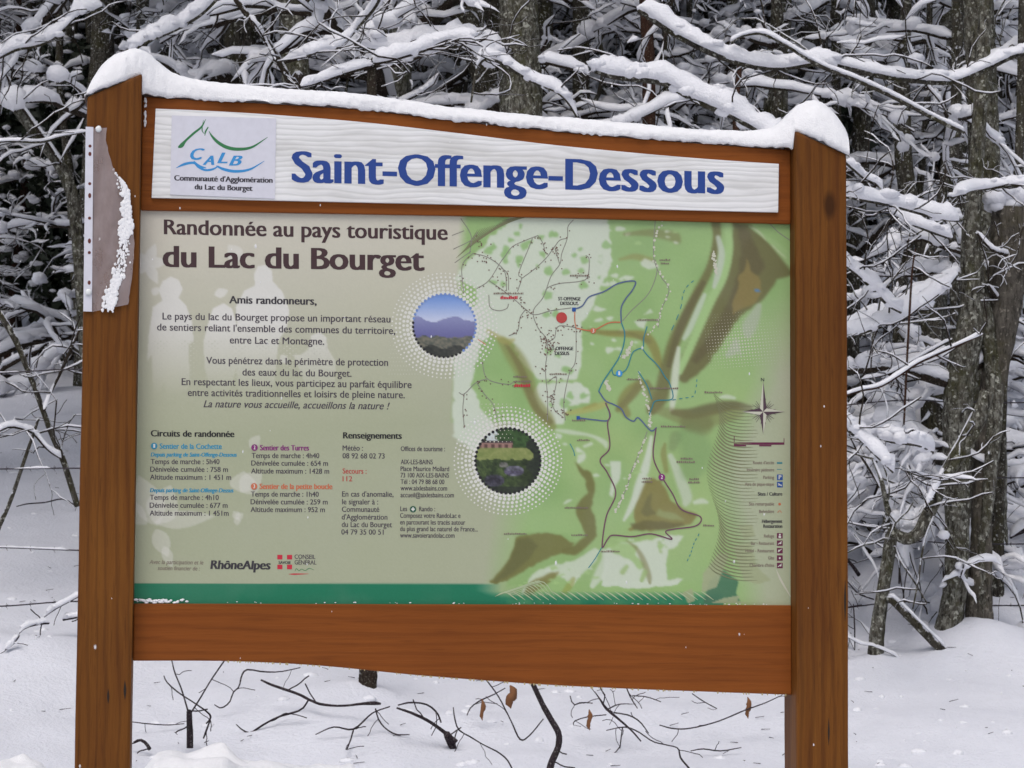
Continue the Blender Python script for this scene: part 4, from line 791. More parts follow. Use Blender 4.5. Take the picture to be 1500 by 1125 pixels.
m_.add(np.vstack([q_, q2]), [(0, 1, 2, 3), (7, 6, 5, 4), (0, 4, 5, 1), (1, 5, 6, 2), (2, 6, 7, 3), (3, 7, 4, 0)]); m_.build("punched_strip", M_PLATE, slv, False)
M_HOLE = plain("brown_hole", (96, 44, 40), .8)
for (y, r) in ((214, 2.3), (225.5, 3.2), (269, 2.3), (286.5, 3.8), (319.5, 2.3), (353, 3.8), (370, 2.3), (414, 3.2)):
    m_ = MB(); disc(m_, 131.8-(y-214)*.006, y, 2.3, -.0079, 12, r if r > 2.5 else None); m_.build("punch_hole", M_HOLE, slv, False)
M_PIN = plain("white_pin", (225, 228, 228), .2)
for (x, y) in ((144.5, 189), (129.6, 428)):
    m_ = MB(); P = at(x, y, -.010)[0]; blob(m_, P, .0068, (1, .45, 1), 14, 8); m_.build("drawing_pin", M_PIN, slv)
m_ = MB()
for k in range(620):
    t = random.random(); L = smoothline([(180, 262), (184, 280), (187, 320), (182, 350), (178, 385), (166, 425), (158, 452)], 40); p = L[int(t*39)]+RNG.normal(0, [4.2, 5]); lim = np.interp(p[1], rt[:, 1], rt[:, 0])-1
    blob(m_, at(min(p[0], lim), p[1], -.010)[0], random.uniform(.0014, .0040)*(1.15 if .2 < t < .5 or t > .75 else .6), (1.3, .22, 1.5), 8, 4)
tag(m_.build("clinging_snow", M_CAP, slv), kind='stuff')
# scattered flakes caught in front of and beside the sign
m_ = MB()
for k in range(120):
    d = random.uniform(-3.2, .0) if k < 90 else random.uniform(.5, 5); P = at(random.uniform(0, 1500), random.uniform(0, 1125), d)[0]
    blob(m_, P, random.uniform(.0006, .0013)*(1-d*.02), (.8, .8, 1.7), 5, 4)
tag(m_.build("falling_snowflakes", M_CAP), kind='stuff')

# ------------------------------------------------------------------ THE FOREST
def hero(mbB, mbS, pts, Y, snow=0, k=8, rough=.12, wob=.12, ground_end=False, up=False, lump=.35):
    """branch or stem drawn through photo pixels (x, y, width px) at depth Y"""
    P = np.asarray([p if len(p) > 2 else (*p, 4) for p in pts], float)
    if P.shape[1] == 3: P = np.hstack([P, np.full((len(P), 1), float(snow))])
    n = max(6, int(np.sum(np.hypot(*np.diff(P[:, :2], axis=0).T))/7)); n = min(n, 90)
    q = smoothline(P, n); dY = wob*(vnoise(np.arange(n)/n*2.2+Y*7.3+P[0, 0], np.zeros(n), 4)-.5)*2
    Pw = at(q[:, 0], q[:, 1], Y+dY); R = np.abs(q[:, 2])/2*pxm(Y)*(.72 if k == 6 else 1)
    tube(mbB, Pw, R, k, rough, True)
    if snow or q[:, 3].max() > 0:
        sv = np.abs(q[:, 3])*pxm(Y); snowtube(mbS, Pw, R, sv*.86, 9, lump)
        D = np.gradient(Pw, axis=0); D /= np.linalg.norm(D, axis=1)[:, None]+1e-9
        Lt = float(np.sum(np.linalg.norm(np.diff(Pw, axis=0), axis=1)))
        if sv.max() > .022:
            for j in range(int(Lt/.022)):
                i_ = int(RNG.integers(1, n-1)); hz = math.sqrt(max(0, 1-D[i_][2]**2)); r_ = sv[i_]*RNG.uniform(.18, .5)*hz
                if r_ < .004: continue
                blob(mbS, Pw[i_]+[RNG.normal(0, .01), RNG.normal(0, sv[i_]*.22), R[i_]+sv[i_]*RNG.uniform(.05, .62)*hz-r_*.15], r_, (RNG.uniform(.9, 1.7), 1, RNG.uniform(.55, .9)), 8, 6)
    return Pw, R
def grow(B, S, p, d, L, r, lev, sn, rng, up=.0, kids=(5, 4), seg=.10, droop=.25):
    n = max(6, int(L/(seg*.8))); P = [np.array(p, float)]; d = np.array(d, float)/np.linalg.norm(d)
    for i in range(n-1):
        d = d+rng.normal(0, .24 if lev else .13, 3)+np.array([0, 0, -droop*.10+up*.1]); d /= np.linalg.norm(d); P.append(P[-1]+d*L/(n-1))
    P = np.array(P); R = r*(1-np.linspace(0, .85, n)**1.2)
    R = np.maximum(R, min(r, .0035) if lev else .005); tube(B, P, R, 6 if lev == 0 else (4 if lev == 1 else 3))
    if sn > .002 and not (lev == 2 and rng.random() < .15): snowtube(S, P, R, sn*(1.1, .9, .8)[min(lev, 2)], 6 if lev < 2 else 5, .55, gap=(.18, .22, .25)[min(lev, 2)])
    if sn > .02 and lev < 2:
        for j in range(int((3, 1)[lev]*L/.5+rng.random())):
            i_ = int(rng.integers(1, n)); r_ = sn*rng.uniform(.45, 1.15); blob(S, P[i_]+[0, 0, r_*.45+R[i_]], r_, (rng.uniform(.9, 1.7), rng.uniform(.9, 1.5), rng.uniform(.6, 1.0)), 7, 5)
    if lev < len(kids):
        for j in range(int(kids[lev]*rng.uniform(.7, 1.3)+.5)):
            t = rng.uniform(.15, .98); q = P[min(n-1, int(t*n))]; dd = (P[min(n-1, int(t*n)+1)]-P[max(0, int(t*n)-1)]); dd /= np.linalg.norm(dd)+1e-9
            side = np.cross(dd, rng.normal(0, 1, 3)); side /= np.linalg.norm(side)+1e-9; side[2] = side[2]*.5
            nd = dd*rng.uniform(.4, .9)+side*rng.uniform(.5, 1)
            grow(B, S, q, nd, L*rng.uniform(.3, .6)*(1.1-t*.4), r*(.55-.25*t), lev+1, sn*rng.uniform(.55, .85), rng, up, kids, seg*.8, droop)
def proto(name, seed, h=6.0, r0=.05, limbs=14, llen=1.2, sn=.045, lean=.1, barkm=None, z0=.12, kids=(5, 3), twigm=None):
    """an upright snow-laden tree built at the world origin: trunk + branches, each with its own snow"""
    rng = np.random.default_rng(seed); root = thing(name, (0, 0, 0), "x", "tree")
    n = 26; a = rng.uniform(0, 6.28); x = np.cumsum(rng.normal(0, .03, n)); y = np.cumsum(rng.normal(0, .03, n)); z = np.linspace(-.3, h, n)
    P = np.stack([x+lean*math.cos(a)*z*.5, y+lean*math.sin(a)*z*.5, z], -1); R = r0*(1-.75*(np.linspace(0, 1, n)))
    R[0] *= 1.25; B = MB(); tube(B, P, R, 9, .10); S = MB()
    tr = B.build("trunk", barkm or M_BARK, root)
    CB, CS = MB(), MB()
    for j in range(limbs):
        t = rng.uniform(z0, .98); i = int(t*(n-1)); az = rng.uniform(0, 6.28); el = rng.uniform(-.15, .65)
        d = (math.cos(az)*math.cos(el), math.sin(az)*math.cos(el), math.sin(el)); grow(CB, CS, P[i], d, llen*rng.uniform(.5, 1.25)*(1.15-.5*t), R[i]*.42+.003, 0, sn*rng.uniform(.6, 1.2), rng, kids=kids)
    c = CB.build("crown", twigm or M_TWIG, root); s = CS.build("snow", M_SNOW, c); ORG[c.name] = np.zeros(3)
    return root
def copy_tree(o, parent=None):
    c = o.copy(); COL.objects.link(c)
    if parent is not None: c.parent = parent
    for ch in list(o.children): copy_tree(ch, c)
    return c
def drop(root):
    for ch in list(root.children): drop(ch)
    bpy.data.objects.remove(root)

# --- distant and middle forest: copies of eight kinds
KD = (7, 4)
protos = [proto("slim_tree", 11, 8, .060, 22, 1.3, .045, kids=KD), proto("slim_tree", 12, 9, .085, 22, 1.6, .05, .06, kids=KD), proto("slim_tree", 13, 7, .045, 22, 1.1, .04, .22, kids=KD),
          proto("slim_tree", 14, 11, .12, 22, 1.8, .055, .05, M_BEECH, kids=KD), proto("slim_tree", 15, 6, .035, 20, 1.0, .04, .3, kids=KD), proto("slim_tree", 16, 8.5, .07, 26, 1.3, .05, .12, kids=KD)]
tallp = [proto("shade_tree", 41, 13, .15, 34, 3.0, .08, .03, M_BEECH, .50, kids=(7, 4)), proto("shade_tree", 42, 14, .13, 34, 2.8, .08, .04, M_BARK, .55, kids=(7, 4))]
bprotos = [proto("snowy_shrub", 21+k, 2.4, .022, 16, 1.0, .060, .3, None, .03, (5, 3)) for k in range(4)]
SKIPCOL = []
def where(x, y):
    px = float(topx([x, y, float(ground(x, y))+2.0])[0])
    side = "left of the sign" if px < 130 else "above the sign's left third" if px < 480 else "above the sign's middle" if px < 830 else "above the sign's right third" if px < 1200 else "right of the sign"
    return side+(", among the nearer stems" if y < 12 else ", in the middle distance" if y < 18 else ", far back")
def place(src, x, y, s, lab, cat, grp, rz=None):
    lab = lab+" "+where(x, y)
    o = copy_tree(src); o.location = (x, y, float(ground(x, y))-.05); o.rotation_euler = (0, 0, random.uniform(0, 6.28) if rz is None else rz); o.scale = (s, s, s*random.uniform(.9, 1.15)); tag(o, lab, cat, grp); return o
def xrange_at(y):
    a, b = at([-60, 1560], [500, 500], y)[:, 0]; return a, b
bands = [(8.2, 11, 12), (11, 15, 26), (15, 20, 40), (20, 27, 52)]
for y0, y1, n in bands:
    for k in range(n):
        y = random.uniform(y0, y1); a, b = xrange_at(y); x = a+(b-a)*((k+random.random())/n)
        px = float(topx([x, y, 2.5])[0])
        if y < 15 and px < 175: continue
        if y < 12 and px > 1200 and k % 2: continue
        place(random.choice(protos), x, y, random.uniform(.8, 1.25), "slim bare forest tree with snowy branches", "tree", "slim snowy trees of the forest behind the sign")
for y0, y1, n in ((9.0, 12, 12), (12, 16, 26), (16, 22, 30)):
    for k in range(n):
        y = random.uniform(y0, y1); a, b = xrange_at(y); x = a+(b-a)*((k+random.random())/n)
        px = float(topx([x, y, 2.5])[0])
        if y < 15.5 and px < 190: continue
        if y < 13 and px > 1200: continue
        place(random.choice(bprotos), x, y, random.uniform(.8, 1.5), "bare undergrowth shrub bowed under snow", "shrub", "snow-laden shrubs of the undergrowth")
poles = [proto("pole_sapling", 61+k, 9, .028+.012*k, 26, .55, .035, .02+.05*k, None, .05, kids=(4, 2)) for k in range(3)]
for y0, y1, n in ((8.5, 12, 18), (12, 17, 34), (17, 24, 50)):
    for k in range(n):
        y = random.uniform(y0, y1); a, b = xrange_at(y); x = a+(b-a)*((k+random.random())/n)
        if y < 14.5 and float(topx([x, y, 2.5])[0]) < 175: continue
        place(random.choice(poles), x, y, random.uniform(.8, 1.2), "thin straight pole sapling with snow-dusted twigs", "sapling", "thin pole saplings in the woods behind the sign")
for p in protos+bprotos+poles: drop(p)
# tall trees added above and beside the frame so their crowns shade the snow
rt_ = random.Random(3)
for k in range(18):
    y = rt_.uniform(3.5, 22); a, b = xrange_at(y); w_ = b-a
    x = rt_.uniform(a-4, b+4)
    if y < 10 and a-.4 < x < b+.4: x = (a-.6-rt_.random()*2.5) if rt_.random() < .5 else (b+.6+rt_.random()*2.5)
    place(tallp[k % 2], x, y, rt_.uniform(.85, 1.15), "tall added shade tree with high snowy crown", "tree", "tall trees added for shade")
for p in tallp: drop(p)
# --- far thicket: beyond counting
rng = np.random.default_rng(5); TB, TS = MB(), MB()
for k in range(4200):
    y = rng.uniform(20, 31); a, b = xrange_at(y); x = rng.uniform(a-1, b+1); z = float(ground(x, y)); h = rng.uniform(.2, 5.5)
    az, el = rng.uniform(0, 6.28), rng.uniform(-.2, 1.3); L = rng.uniform(.6, 2.2); d = np.array([math.cos(az)*math.cos(el), math.sin(az)*math.cos(el), math.sin(el)])
    n = 7; P = np.array([x, y, z+h])+d*np.linspace(0, L, n)[:, None]+np.cumsum(rng.normal(0, .05, (n, 3)), 0)
    r = rng.uniform(.010, .035); tube(TB, P, r*(1-.6*np.linspace(0, 1, n)), 4); (k % 5 < 4) and snowtube(TS, P, r, rng.uniform(.04, .11), 5, .5, gap=.2)
tag(TB.build("distant_thicket", M_TWIG), kind='stuff'); tag(TS.build("distant_thicket_snow", M_SNOW), kind='stuff')
# --- dark evergreen undergrowth at the far left
def evergreen(x0, x1, y0, y1, Y, n, lab):
    c = at((x0+x1)/2, (y0+y1)/2, Y)[0]; b = np.array([c[0], Y, float(ground(c[0], Y))]); t = thing("evergreen_shrub", b, lab, "shrub")
    mb, ms_ = MB(), MB(); P = at(RNG.uniform(x0, x1, n), RNG.uniform(y0, y1, n)-0, Y+RNG.uniform(-.5, .9, n)); 
    D = RNG.normal(0, 1, (n, 3)); D /= np.linalg.norm(D, axis=1)[:, None]; E_ = np.cross(D, RNG.normal(0, 1, (n, 3))); E_ /= np.linalg.norm(E_, axis=1)[:, None]
    n = n; l = RNG.uniform(.03, .075, n)[:, None]; V = np.stack([P-D*l, P+E_*l*.4, P+D*l, P-E_*l*.4], 1).reshape(-1, 3)
    mb.add(V, np.arange(n*4).reshape(-1, 4)); mb.build("foliage", M_EVER, t, False)
    B_ = MB()
    for k in range(9):
        q = P[int(RNG.integers(n))]; tube(B_, smoothline([b+[RNG.normal(0, .1), 0, 0], (b+q)/2+RNG.normal(0, .1, 3), q], 10), np.linspace(.02, .006, 10), 5)
    B_.build("stem", M_TWIG, t)
    for k in range(int(n/38)): q = P[int(RNG.integers(n))]+[0, -.25, .02]; blob(ms_, q, RNG.uniform(.015, .05), (RNG.uniform(.8, 2), 1, .6), 7, 5)
    ms_.build("snow", M_SNOW, t)
evergreen(-60, 55, 60, 440, 16.2, 8000, "dark evergreen shrub speckled with snow at the far left edge")
evergreen(45, 140, 60, 470, 15.8, 8000, "dark evergreen shrub showing just left of the left sign post")
evergreen(90, 330, -40, 95, 16.8, 6500, "dark evergreen foliage above the snow on the left sign post")
evergreen(560, 700, 30, 180, 16, 3000, "small dark evergreen shrub above the middle of the sign, left of the big trunk")
evergreen(1225, 1275, 130, 260, 12, 1500, "narrow dark ivy-like evergreen just right of the right post's snow cap")

# --- trees that stand out, drawn after the photograph
def stemtree(name, label, cat, Y, stems, bark=None, limbs=(), extra=4, grp=None, wob=.10):
    root = cat not in ('branch',) and name != 'leaning_trunk'
    s0 = np.asarray(stems[0], float); p0 = at(s0[0, 0], s0[0, 1], Y)[0]; gz = float(ground(p0[0], Y))
    base = np.array([p0[0], Y, min(gz, p0[2])]); t = thing(name, base, label, cat, grp)
    rng = np.random.default_rng(int(abs(s0[0, 0])*7+s0[0, 1])); trunk0 = None; tall = None
    for i, s_ in enumerate(stems):
        s_ = [tuple(p) for p in s_]
        B, S = MB(), MB(); P = np.asarray([p[:3] for p in s_], float); sn = s_[0][3] if len(s_[0]) > 3 else 0
        m = max(8, int(np.sum(np.hypot(*np.diff(P[:, :2], axis=0).T))/10)); q = smoothline(P, m) if len(P) > 1 else P
        W = at(q[:, 0], q[:, 1], Y+wob*(vnoise(np.arange(m)/6.+i*3+Y, np.zeros(m), 4)-.5)*(1 if i else .3)); R = q[:, 2]/2*pxm(Y)
        if i == 0:
            low = W[0]
            if low[2] > gz-.05 and root: 
                kk = 8; ext = np.linspace(0, 1, kk, endpoint=False)[:, None]; W = np.vstack([np.array([low[0], low[1], gz-.25])*(1-ext)+low*ext, W]); R = np.concatenate([np.linspace(R[0]*1.2, R[0], kk), R])
            top = W[-1]
            if q[-1, 1] <= 5:
                d = (W[-1]-W[-4]); d /= np.linalg.norm(d); kk = 10; d = d*.5+np.array([0, 0, .5]); W = np.vstack([W, top+d*np.linspace(.15, 9, kk)[:, None]]); R = np.concatenate([R, R[-1]*np.linspace(.97, .25, kk)]); tall = (W[-kk:], R[-kk:]) if i == 0 else tall
            trunk0 = (W, R)
        tube(B, W, R, 16 if R.max() > .05 else 9, .10, True)
        o = B.build("trunk" if i == 0 else "branch", bark or M_BARK, t)
        if sn: snowtube(S, W, R, sn*pxm(Y), 9, .35); 
        if S.V: S.build("snow", M_SNOW, o)
    for (pts, sn) in limbs:
        B, S = MB(), MB(); hero(B, S, pts, Y-.05, sn, 7); 
        W = at([p[0] for p in pts], [p[1] for p in pts], Y-.05)
        for k in range(int(3+len(pts))):
            j = rng.integers(len(W)); d = rng.normal(0, 1, 3); d[2] = abs(d[2])*.3-.1; grow(B, S, W[j], d, rng.uniform(.15, .5), .005, 1, .006, rng, kids=(2, 3))
        o = B.build("branch", bark if (bark and pts[0][2] > 6) else M_TWIG, t)
        if S.V: S.build("snow", M_SNOW, o)
    if tall is not None:  # unseen crown above the frame, added to shade the ground
        B, S = MB(), MB(); Wc, Rc = tall
        for k in range(9):
            j = int(rng.integers(3, len(Wc))); az = rng.uniform(0, 6.28); el = rng.uniform(0, .7)
            grow(B, S, Wc[j], (math.cos(az)*math.cos(el), math.sin(az)*math.cos(el), math.sin(el)), rng.uniform(1.2, 2.6), .025, 0, .08, rng, kids=(6, 3))
        o = B.build("crown", M_TWIG, t); S.build("snow", M_SNOW, o)
    W, R = trunk0
    for k in range(extra):
        B, S = MB(), MB(); j = int(rng.integers(len(W)//3, len(W))); az = rng.uniform(0, 6.28); el = rng.uniform(-.1, .6)
        grow(B, S, W[j], (math.cos(az)*math.cos(el), abs(math.sin(az))*math.cos(el), math.sin(el)), rng.uniform(.6, 1.6), R[j]*.3+.004, 0, .045, rng)
        o = B.build("branch", M_TWIG, t)
        if S.V: S.build("snow", M_SNOW, o)
    return t
T = stemtree
# clump of stems at the right
T("tree", "mossy bowed left stem of the big trunk clump at the right edge", "tree", 6.1, [[(1380, 955, 46), (1390, 915, 40), (1399, 860, 36), (1402, 790, 36), (1401, 700, 40), (1402, 620, 44), (1409, 540, 46), (1421, 480, 42), (1424, 420, 34), (1422, 350, 30), (1427, 290, 24), (1433, 200, 22), (1440, 80, 22), (1444, 0, 20)]], M_BEECH,
  [([(1405, 400, 10), (1380, 425, 9), (1330, 448, 8), (1280, 470, 6), (1236, 484, 5)], 22), ([(1410, 322, 7), (1374, 316, 6), (1326, 304, 5), (1278, 292, 5), (1236, 288, 4)], 17), ([(1395, 497, 3), (1340, 527, 3.5), (1300, 548, 3), (1262, 556, 2)], 5)], 3)
T("dead_trunk", "broad barkless grey dead trunk with mossy snow-topped broken end, right of the bowed stem", "tree", 6.15, [[(1432, 968, 60), (1434, 920, 46), (1436, 860, 38), (1438, 780, 32), (1441, 700, 32), (1448, 610, 34), (1460, 530, 42), (1472, 450, 52), (1479, 370, 58), (1484, 306, 62)]], M_GREY, [], 0)
T("tree", "smooth grey forked stem crossing in front of the dead trunk at right", "tree", 6.1, [[(1438, 800, 14), (1446, 750, 18), (1452, 680, 22), (1457, 600, 26), (1452, 520, 26), (1440, 450, 25), (1428, 390, 22), (1424, 320, 20), (1428, 240, 18), (1440, 120, 16), (1446, 0, 14)]], M_BEECH,
  [([(1447, 418, 5), (1462, 440, 5), (1475, 460, 4), (1500, 475, 3)], 6), ([(1430, 340, 5), (1452, 365, 5), (1470, 372, 5), (1510, 385, 4)], 8)], 2)
T("tree", "dark lichened stem standing just behind the right side of the dead trunk", "tree", 6.7, [[(1461, 912, 24), (1461, 850, 20), (1462, 780, 19), (1464, 700, 18), (1467, 600, 16), (1472, 500, 15), (1486, 350, 15), (1494, 200, 14), (1498, 0, 12)]], M_BARK, [], 2)
T("tree", "thick straight trunk with orange-brown streak rising behind the clump at upper right", "tree", 6.9, [[(1447, 900, 60), (1448, 700, 56), (1446, 500, 52), (1443, 300, 48), (1440, 160, 47), (1436, 60, 47), (1434, 0, 46)]], M_BEECH,
  [([(1452, 115, 9), (1440, 100, 8), (1400, 114, 8), (1350, 115, 9), (1300, 110, 9), (1250, 98, 9), (1215, 88, 8), (1190, 80, 7)], 13), ([(1445, 98, 8), (1470, 82, 8), (1500, 66, 8), (1540, 50, 6)], 17)], 1)
T("tree", "slim spotted trunk just left of the thick streaked trunk at upper right", "tree", 7.6, [[(1402, 760, 20), (1400, 500, 18), (1396, 300, 15), (1396, 240, 16), (1400, 150, 17), (1402, 60, 18), (1402, 0, 18)]], M_BARK, [], 2)
T("tree", "leaning dark trunk with snow plastered beside it, left of the bowed stem", "tree", 8.6, [[(1372, 770, 40), (1368, 600, 38), (1362, 430, 35), (1354, 350, 31), (1330, 280, 28), (1322, 190, 27), (1322, 110, 25), (1326, 50, 18), (1328, 0, 17)]], M_BARK, [([(1322, 60, 6), (1290, 55, 5), (1250, 70, 5), (1215, 45, 4)], 20), ([(1318, 110, 6), (1300, 92, 5), (1265, 85, 4), (1215, 52, 4)], 22)], 2)
T("tree", "thin dark stem in a V with the leaning trunk, right of the sign post", "tree", 9.0, [[(1312, 720, 22), (1318, 440, 18), (1330, 370, 15), (1344, 300, 12), (1358, 150, 11), (1362, 0, 9)]], M_BARK, [], 3)
T("tree", "grey trunk rising behind the top right part of the sign, above its right post", "tree", 9.0, [[(1138, 720, 42), (1138, 300, 38), (1137, 180, 37), (1138, 100, 35), (1144, 40, 32), (1145, 0, 32)]], M_BEECH, [([(1150, 30, 6), (1175, 22, 6), (1215, 2, 5)], 16)], 3)
T("tree", "narrow straight trunk just above and right of the right post's snow cap", "tree", 10.0, [[(1226, 700, 18), (1226, 300, 16), (1225, 100, 15), (1224, 0, 14)]], M_BARK, [], 4)
T("tree", "dark trunk with snow stuck to its left side, right of the right post's snow cap", "tree", 10.5, [[(1246, 700, 22), (1252, 300, 20), (1258, 180, 18), (1262, 100, 16), (1268, 0, 14)]], M_BARK, [], 3)
T("tree", "big lichen-covered trunk standing upright above the middle of the sign", "tree", 7.6, [[(764, 760, 72), (764, 500, 70), (764, 300, 68), (764, 160, 65), (762, 80, 62), (760, 0, 58)]], M_BEECH,
  [([(792, 90, 6), (810, 94, 6), (845, 103, 6), (862, 112, 5)], 16), ([(735, 82, 6), (700, 68, 7), (660, 62, 7), (620, 80, 7), (575, 96, 6), (545, 92, 5)], 24)], 2)
T("tree", "dark mossy trunk leaning behind and left of the big middle trunk", "tree", 9.0, [[(722, 720, 44), (722, 300, 40), (716, 160, 38), (700, 80, 42), (686, 30, 46), (674, 0, 48)]], M_BARK, [], 3)
T("tree", "brown trunk right of the big middle trunk, partly hidden by snowy branches", "tree", 9.4, [[(852, 720, 34), (852, 300, 30), (851, 160, 27), (850, 60, 25), (852, 0, 28)]], M_BARK, [], 3)
T("sapling", "reddish brown slim trunk crossed by the long snowy limb above the sign", "tree", 8.0, [[(950, 760, 24), (950, 300, 22), (951, 180, 20), (950, 90, 20), (947, 30, 18), (944, 0, 16)]], M_RED, [], 3)
T("sapling", "short reddish stem between the two long snowy limbs", "tree", 7.2, [[(1082, 800, 14), (1082, 400, 12), (1078, 170, 10), (1082, 120, 9), (1084, 90, 7)]], M_RED, [], 2)
T("tree", "wide lichened trunk above the left half of the sign", "tree", 8.2, [[(436, 740, 46), (436, 400, 44), (434, 160, 42), (430, 60, 40), (424, 0, 38)]], M_BEECH, [([(438, 10, 4), (446, 34, 4), (462, 58, 4)], 9)], 3)
T("sapling", "thin tree with its snowy foot showing below the sign's lower board", "tree", 5.1, [[(538, 1012, 27), (540, 980, 26), (546, 700, 22), (546, 300, 18), (545, 160, 15), (545, 92, 14), (548, 88, 12)]], M_TWIG, [([(546, 96, 6), (505, 108, 5), (470, 120, 5), (440, 128, 4)], 14), ([(546, 94, 6), (580, 86, 6), (625, 72, 6), (660, 58, 5), (700, 62, 4)], 20)], 0)
T("sapling", "slanting dark stem crossing the upper left above the sign", "tree", 6.4, [[(470, 700, 18), (445, 160, 12), (425, 120, 11), (398, 70, 10), (368, 30, 9), (346, 0, 8)]], M_TWIG, [([(404, 90, 3), (384, 52, 3), (366, 24, 3)], 9)], 2)
T("tree", "slim trunk left of the left post with forked foot in the snow", "tree", 15.7, [[(96, 520, 18), (98, 440, 17), (102, 340, 16), (102, 220, 16), (103, 120, 16), (106, 40, 17), (112, 0, 15)]], M_BARK, [([(98, 505, 7), (84, 460, 6), (66, 415, 6), (60, 380, 5), (58, 240, 4)], 2), ([(98, 520, 8), (110, 500, 6), (124, 470, 5)], 2)], 3)
T("tree", "dark trunk at the upper left just above the left post's snow cap", "tree", 9.8, [[(196, 700, 24), (200, 300, 22), (206, 120, 18), (208, 40, 17), (210, 0, 17)]], M_BARK, [([(212, 50, 7), (240, 40, 6), (275, 28, 6), (300, 8, 5), (318, -10, 4)], 20)], 2)
T("tree", "second dark trunk at the upper left, right of the one over the post", "tree", 11, [[(250, 700, 22), (248, 300, 20), (244, 100, 20), (240, 0, 20)]], M_BARK, [], 3)
T("leaning_trunk", "leaning trunk with snow on its back sloping down from the left edge", "tree", 8.8, [[(126, 560, 16), (118, 420, 17), (108, 300, 19), (90, 246, 19), (60, 205, 19), (25, 158, 19), (-10, 112, 19), (-60, 50, 17)]], M_BEECH, [([(90, 240, 4), (60, 196, 5), (25, 148, 5), (-10, 104, 4)], 8)], 0)
T("tree", "brown pair stem at the far left edge above the snow", "tree", 15.8, [[(12, 520, 14), (22, 400, 13), (34, 300, 13), (40, 200, 12), (28, 100, 12), (26, 0, 11)]], M_RED, [([(38, 322, 3), (60, 318, 3), (86, 308, 2)], 5)], 4)
T("tree", "mossy thick stem at the very left edge above the snow", "tree", 16.0, [[(8, 505, 16), (6, 440, 17), (0, 350, 18), (-6, 200, 18), (-8, 0, 16)]], M_BARK, [], 3)
T("leaning_trunk", "stick leaning across the snow at left, crossed by the top barbed wire", "tree", 7.2, [[(114, 742, 9), (104, 710, 9), (92, 672, 9), (78, 640, 9), (64, 604, 8), (52, 570, 8), (38, 535, 8), (24, 500, 9), (4, 466, 10), (-12, 440, 8)]], M_BARK, [([(64, 602, 5), (74, 575, 5), (90, 543, 5), (104, 510, 5), (118, 480, 4)], 3), ([(92, 673, 3), (78, 665, 3), (66, 655, 3), (50, 636, 4), (38, 630, 4), (16, 625, 4), (0, 631, 3), (-8, 640, 2)], 8)], 0)
T("leaning_trunk", "thin stick rising from the lower left edge to the snowy arching twig", "tree", 7.1, [[(-6, 782, 8), (0, 768, 7), (16, 732, 6), (35, 676, 5.5), (48, 638, 5), (57, 612, 4)]], M_BARK, [], 0)
# the sawn stub and forked branch at the right
T("stump", "short sawn mossy stub standing in the snow right of the sign", "stump", 5.9, [[(1282, 962, 25), (1284, 930, 23), (1290, 885, 20), (1297, 840, 19), (1303, 800, 20), (1305, 782, 18)]], M_BEECH, [([(1306, 790, 9), (1303, 760, 9), (1298, 735, 8), (1290, 700, 6), (1278, 672, 4)], 2), ([(1312, 775, 5), (1295, 725, 4), (1275, 690, 4), (1254, 658, 3)], 3)], 0)
T("forked_branch", "thick mossy limb with snow in its crook curving up to the trunk clump", "branch", 5.8, [[(1302, 776, 13), (1314, 784, 17), (1330, 790, 19), (1346, 781, 20), (1358, 758, 21), (1374, 722, 21), (1392, 686, 22), (1414, 650, 24), (1434, 612, 24), (1446, 575, 22)]], M_BEECH, [([(1354, 745, 2), (1372, 712, 4), (1390, 674, 4), (1410, 638, 4), (1428, 602, 3)], 10)], 0)
T("fallen_branch", "snow-topped stick slanting down into the snow beside the mossy stub", "branch", 5.85, [[(1384, 956, 14, 6), (1370, 942, 15, 6), (1350, 922, 14, 6), (1330, 902, 13, 6), (1312, 884, 12, 6), (1300, 874, 10, 6)]], M_BARK, [], 0)
m_ = MB()
for k in range(26):
    t = random.random(); x = 1312+t*42; yb_ = 772; yt = 735-8*t; blob(m_, at(x, random.uniform(yt+14, yb_-4), 5.85)[0], random.uniform(.022, .034), (1, 1, .95), 10, 7)
tag(m_.build("snow_in_crook", M_SNOW), "pile of snow caught in the crook between stub and curving limb", "snow")
m_ = MB()
for k in range(60): x = random.uniform(1452, 1512); blob(m_, at(x, random.uniform(270, 300)+abs(x-1480)*.15, 6.15+random.uniform(-.08, .08))[0], random.uniform(.03, .05), (1.2, 1, .8), 10, 7)
tag(m_.build("stump_snow_cap", M_SNOW), "mound of snow on the broken top of the grey dead trunk", "snow")
# long snowy limbs crossing above the sign
def limb(name, label, Y, pts, sn, twigs=10, bark=None, lump=.35, tl_=.35, seed=1):
    p = at(pts[0][0], pts[0][1], Y)[0]; t = thing(name, p, label, "branch"); B, S = MB(), MB(); Pw, R = hero(B, S, pts, Y, sn, 9, lump=lump)
    o = B.build("wood", bark or M_BARK, t); 
    if S.V: S.build("snow", M_SNOW, t)
    rng = np.random.default_rng(seed+abs(int(pts[0][0]))); B, S = MB(), MB()
    for k in range(int(twigs*.7+.5)):
        j = int(rng.integers(len(Pw))); d = rng.normal(0, 1, 3); d[1] *= .4; d[2] = d[2]*.7+.15; grow(B, S, Pw[j], d, rng.uniform(.3, 1)*tl_*1.6, .0045, 1, .005, rng, kids=(2, 3), seg=.05, droop=.1)
    if B.V: o = B.build("twigs", M_TWIG, t)
    if S.V: S.build("snow", M_SNOW, o)
    return t
limb("snowy_branch", "long drooping limb under thick snow from above the sign to the right trunk clump", 5.6, [(935, 14, 9), (965, 34, 11), (1000, 56, 11), (1040, 76, 11), (1075, 90, 10), (1110, 98, 8), (1150, 100, 7), (1190, 94, 8), (1225, 100, 8)], 24, 12)
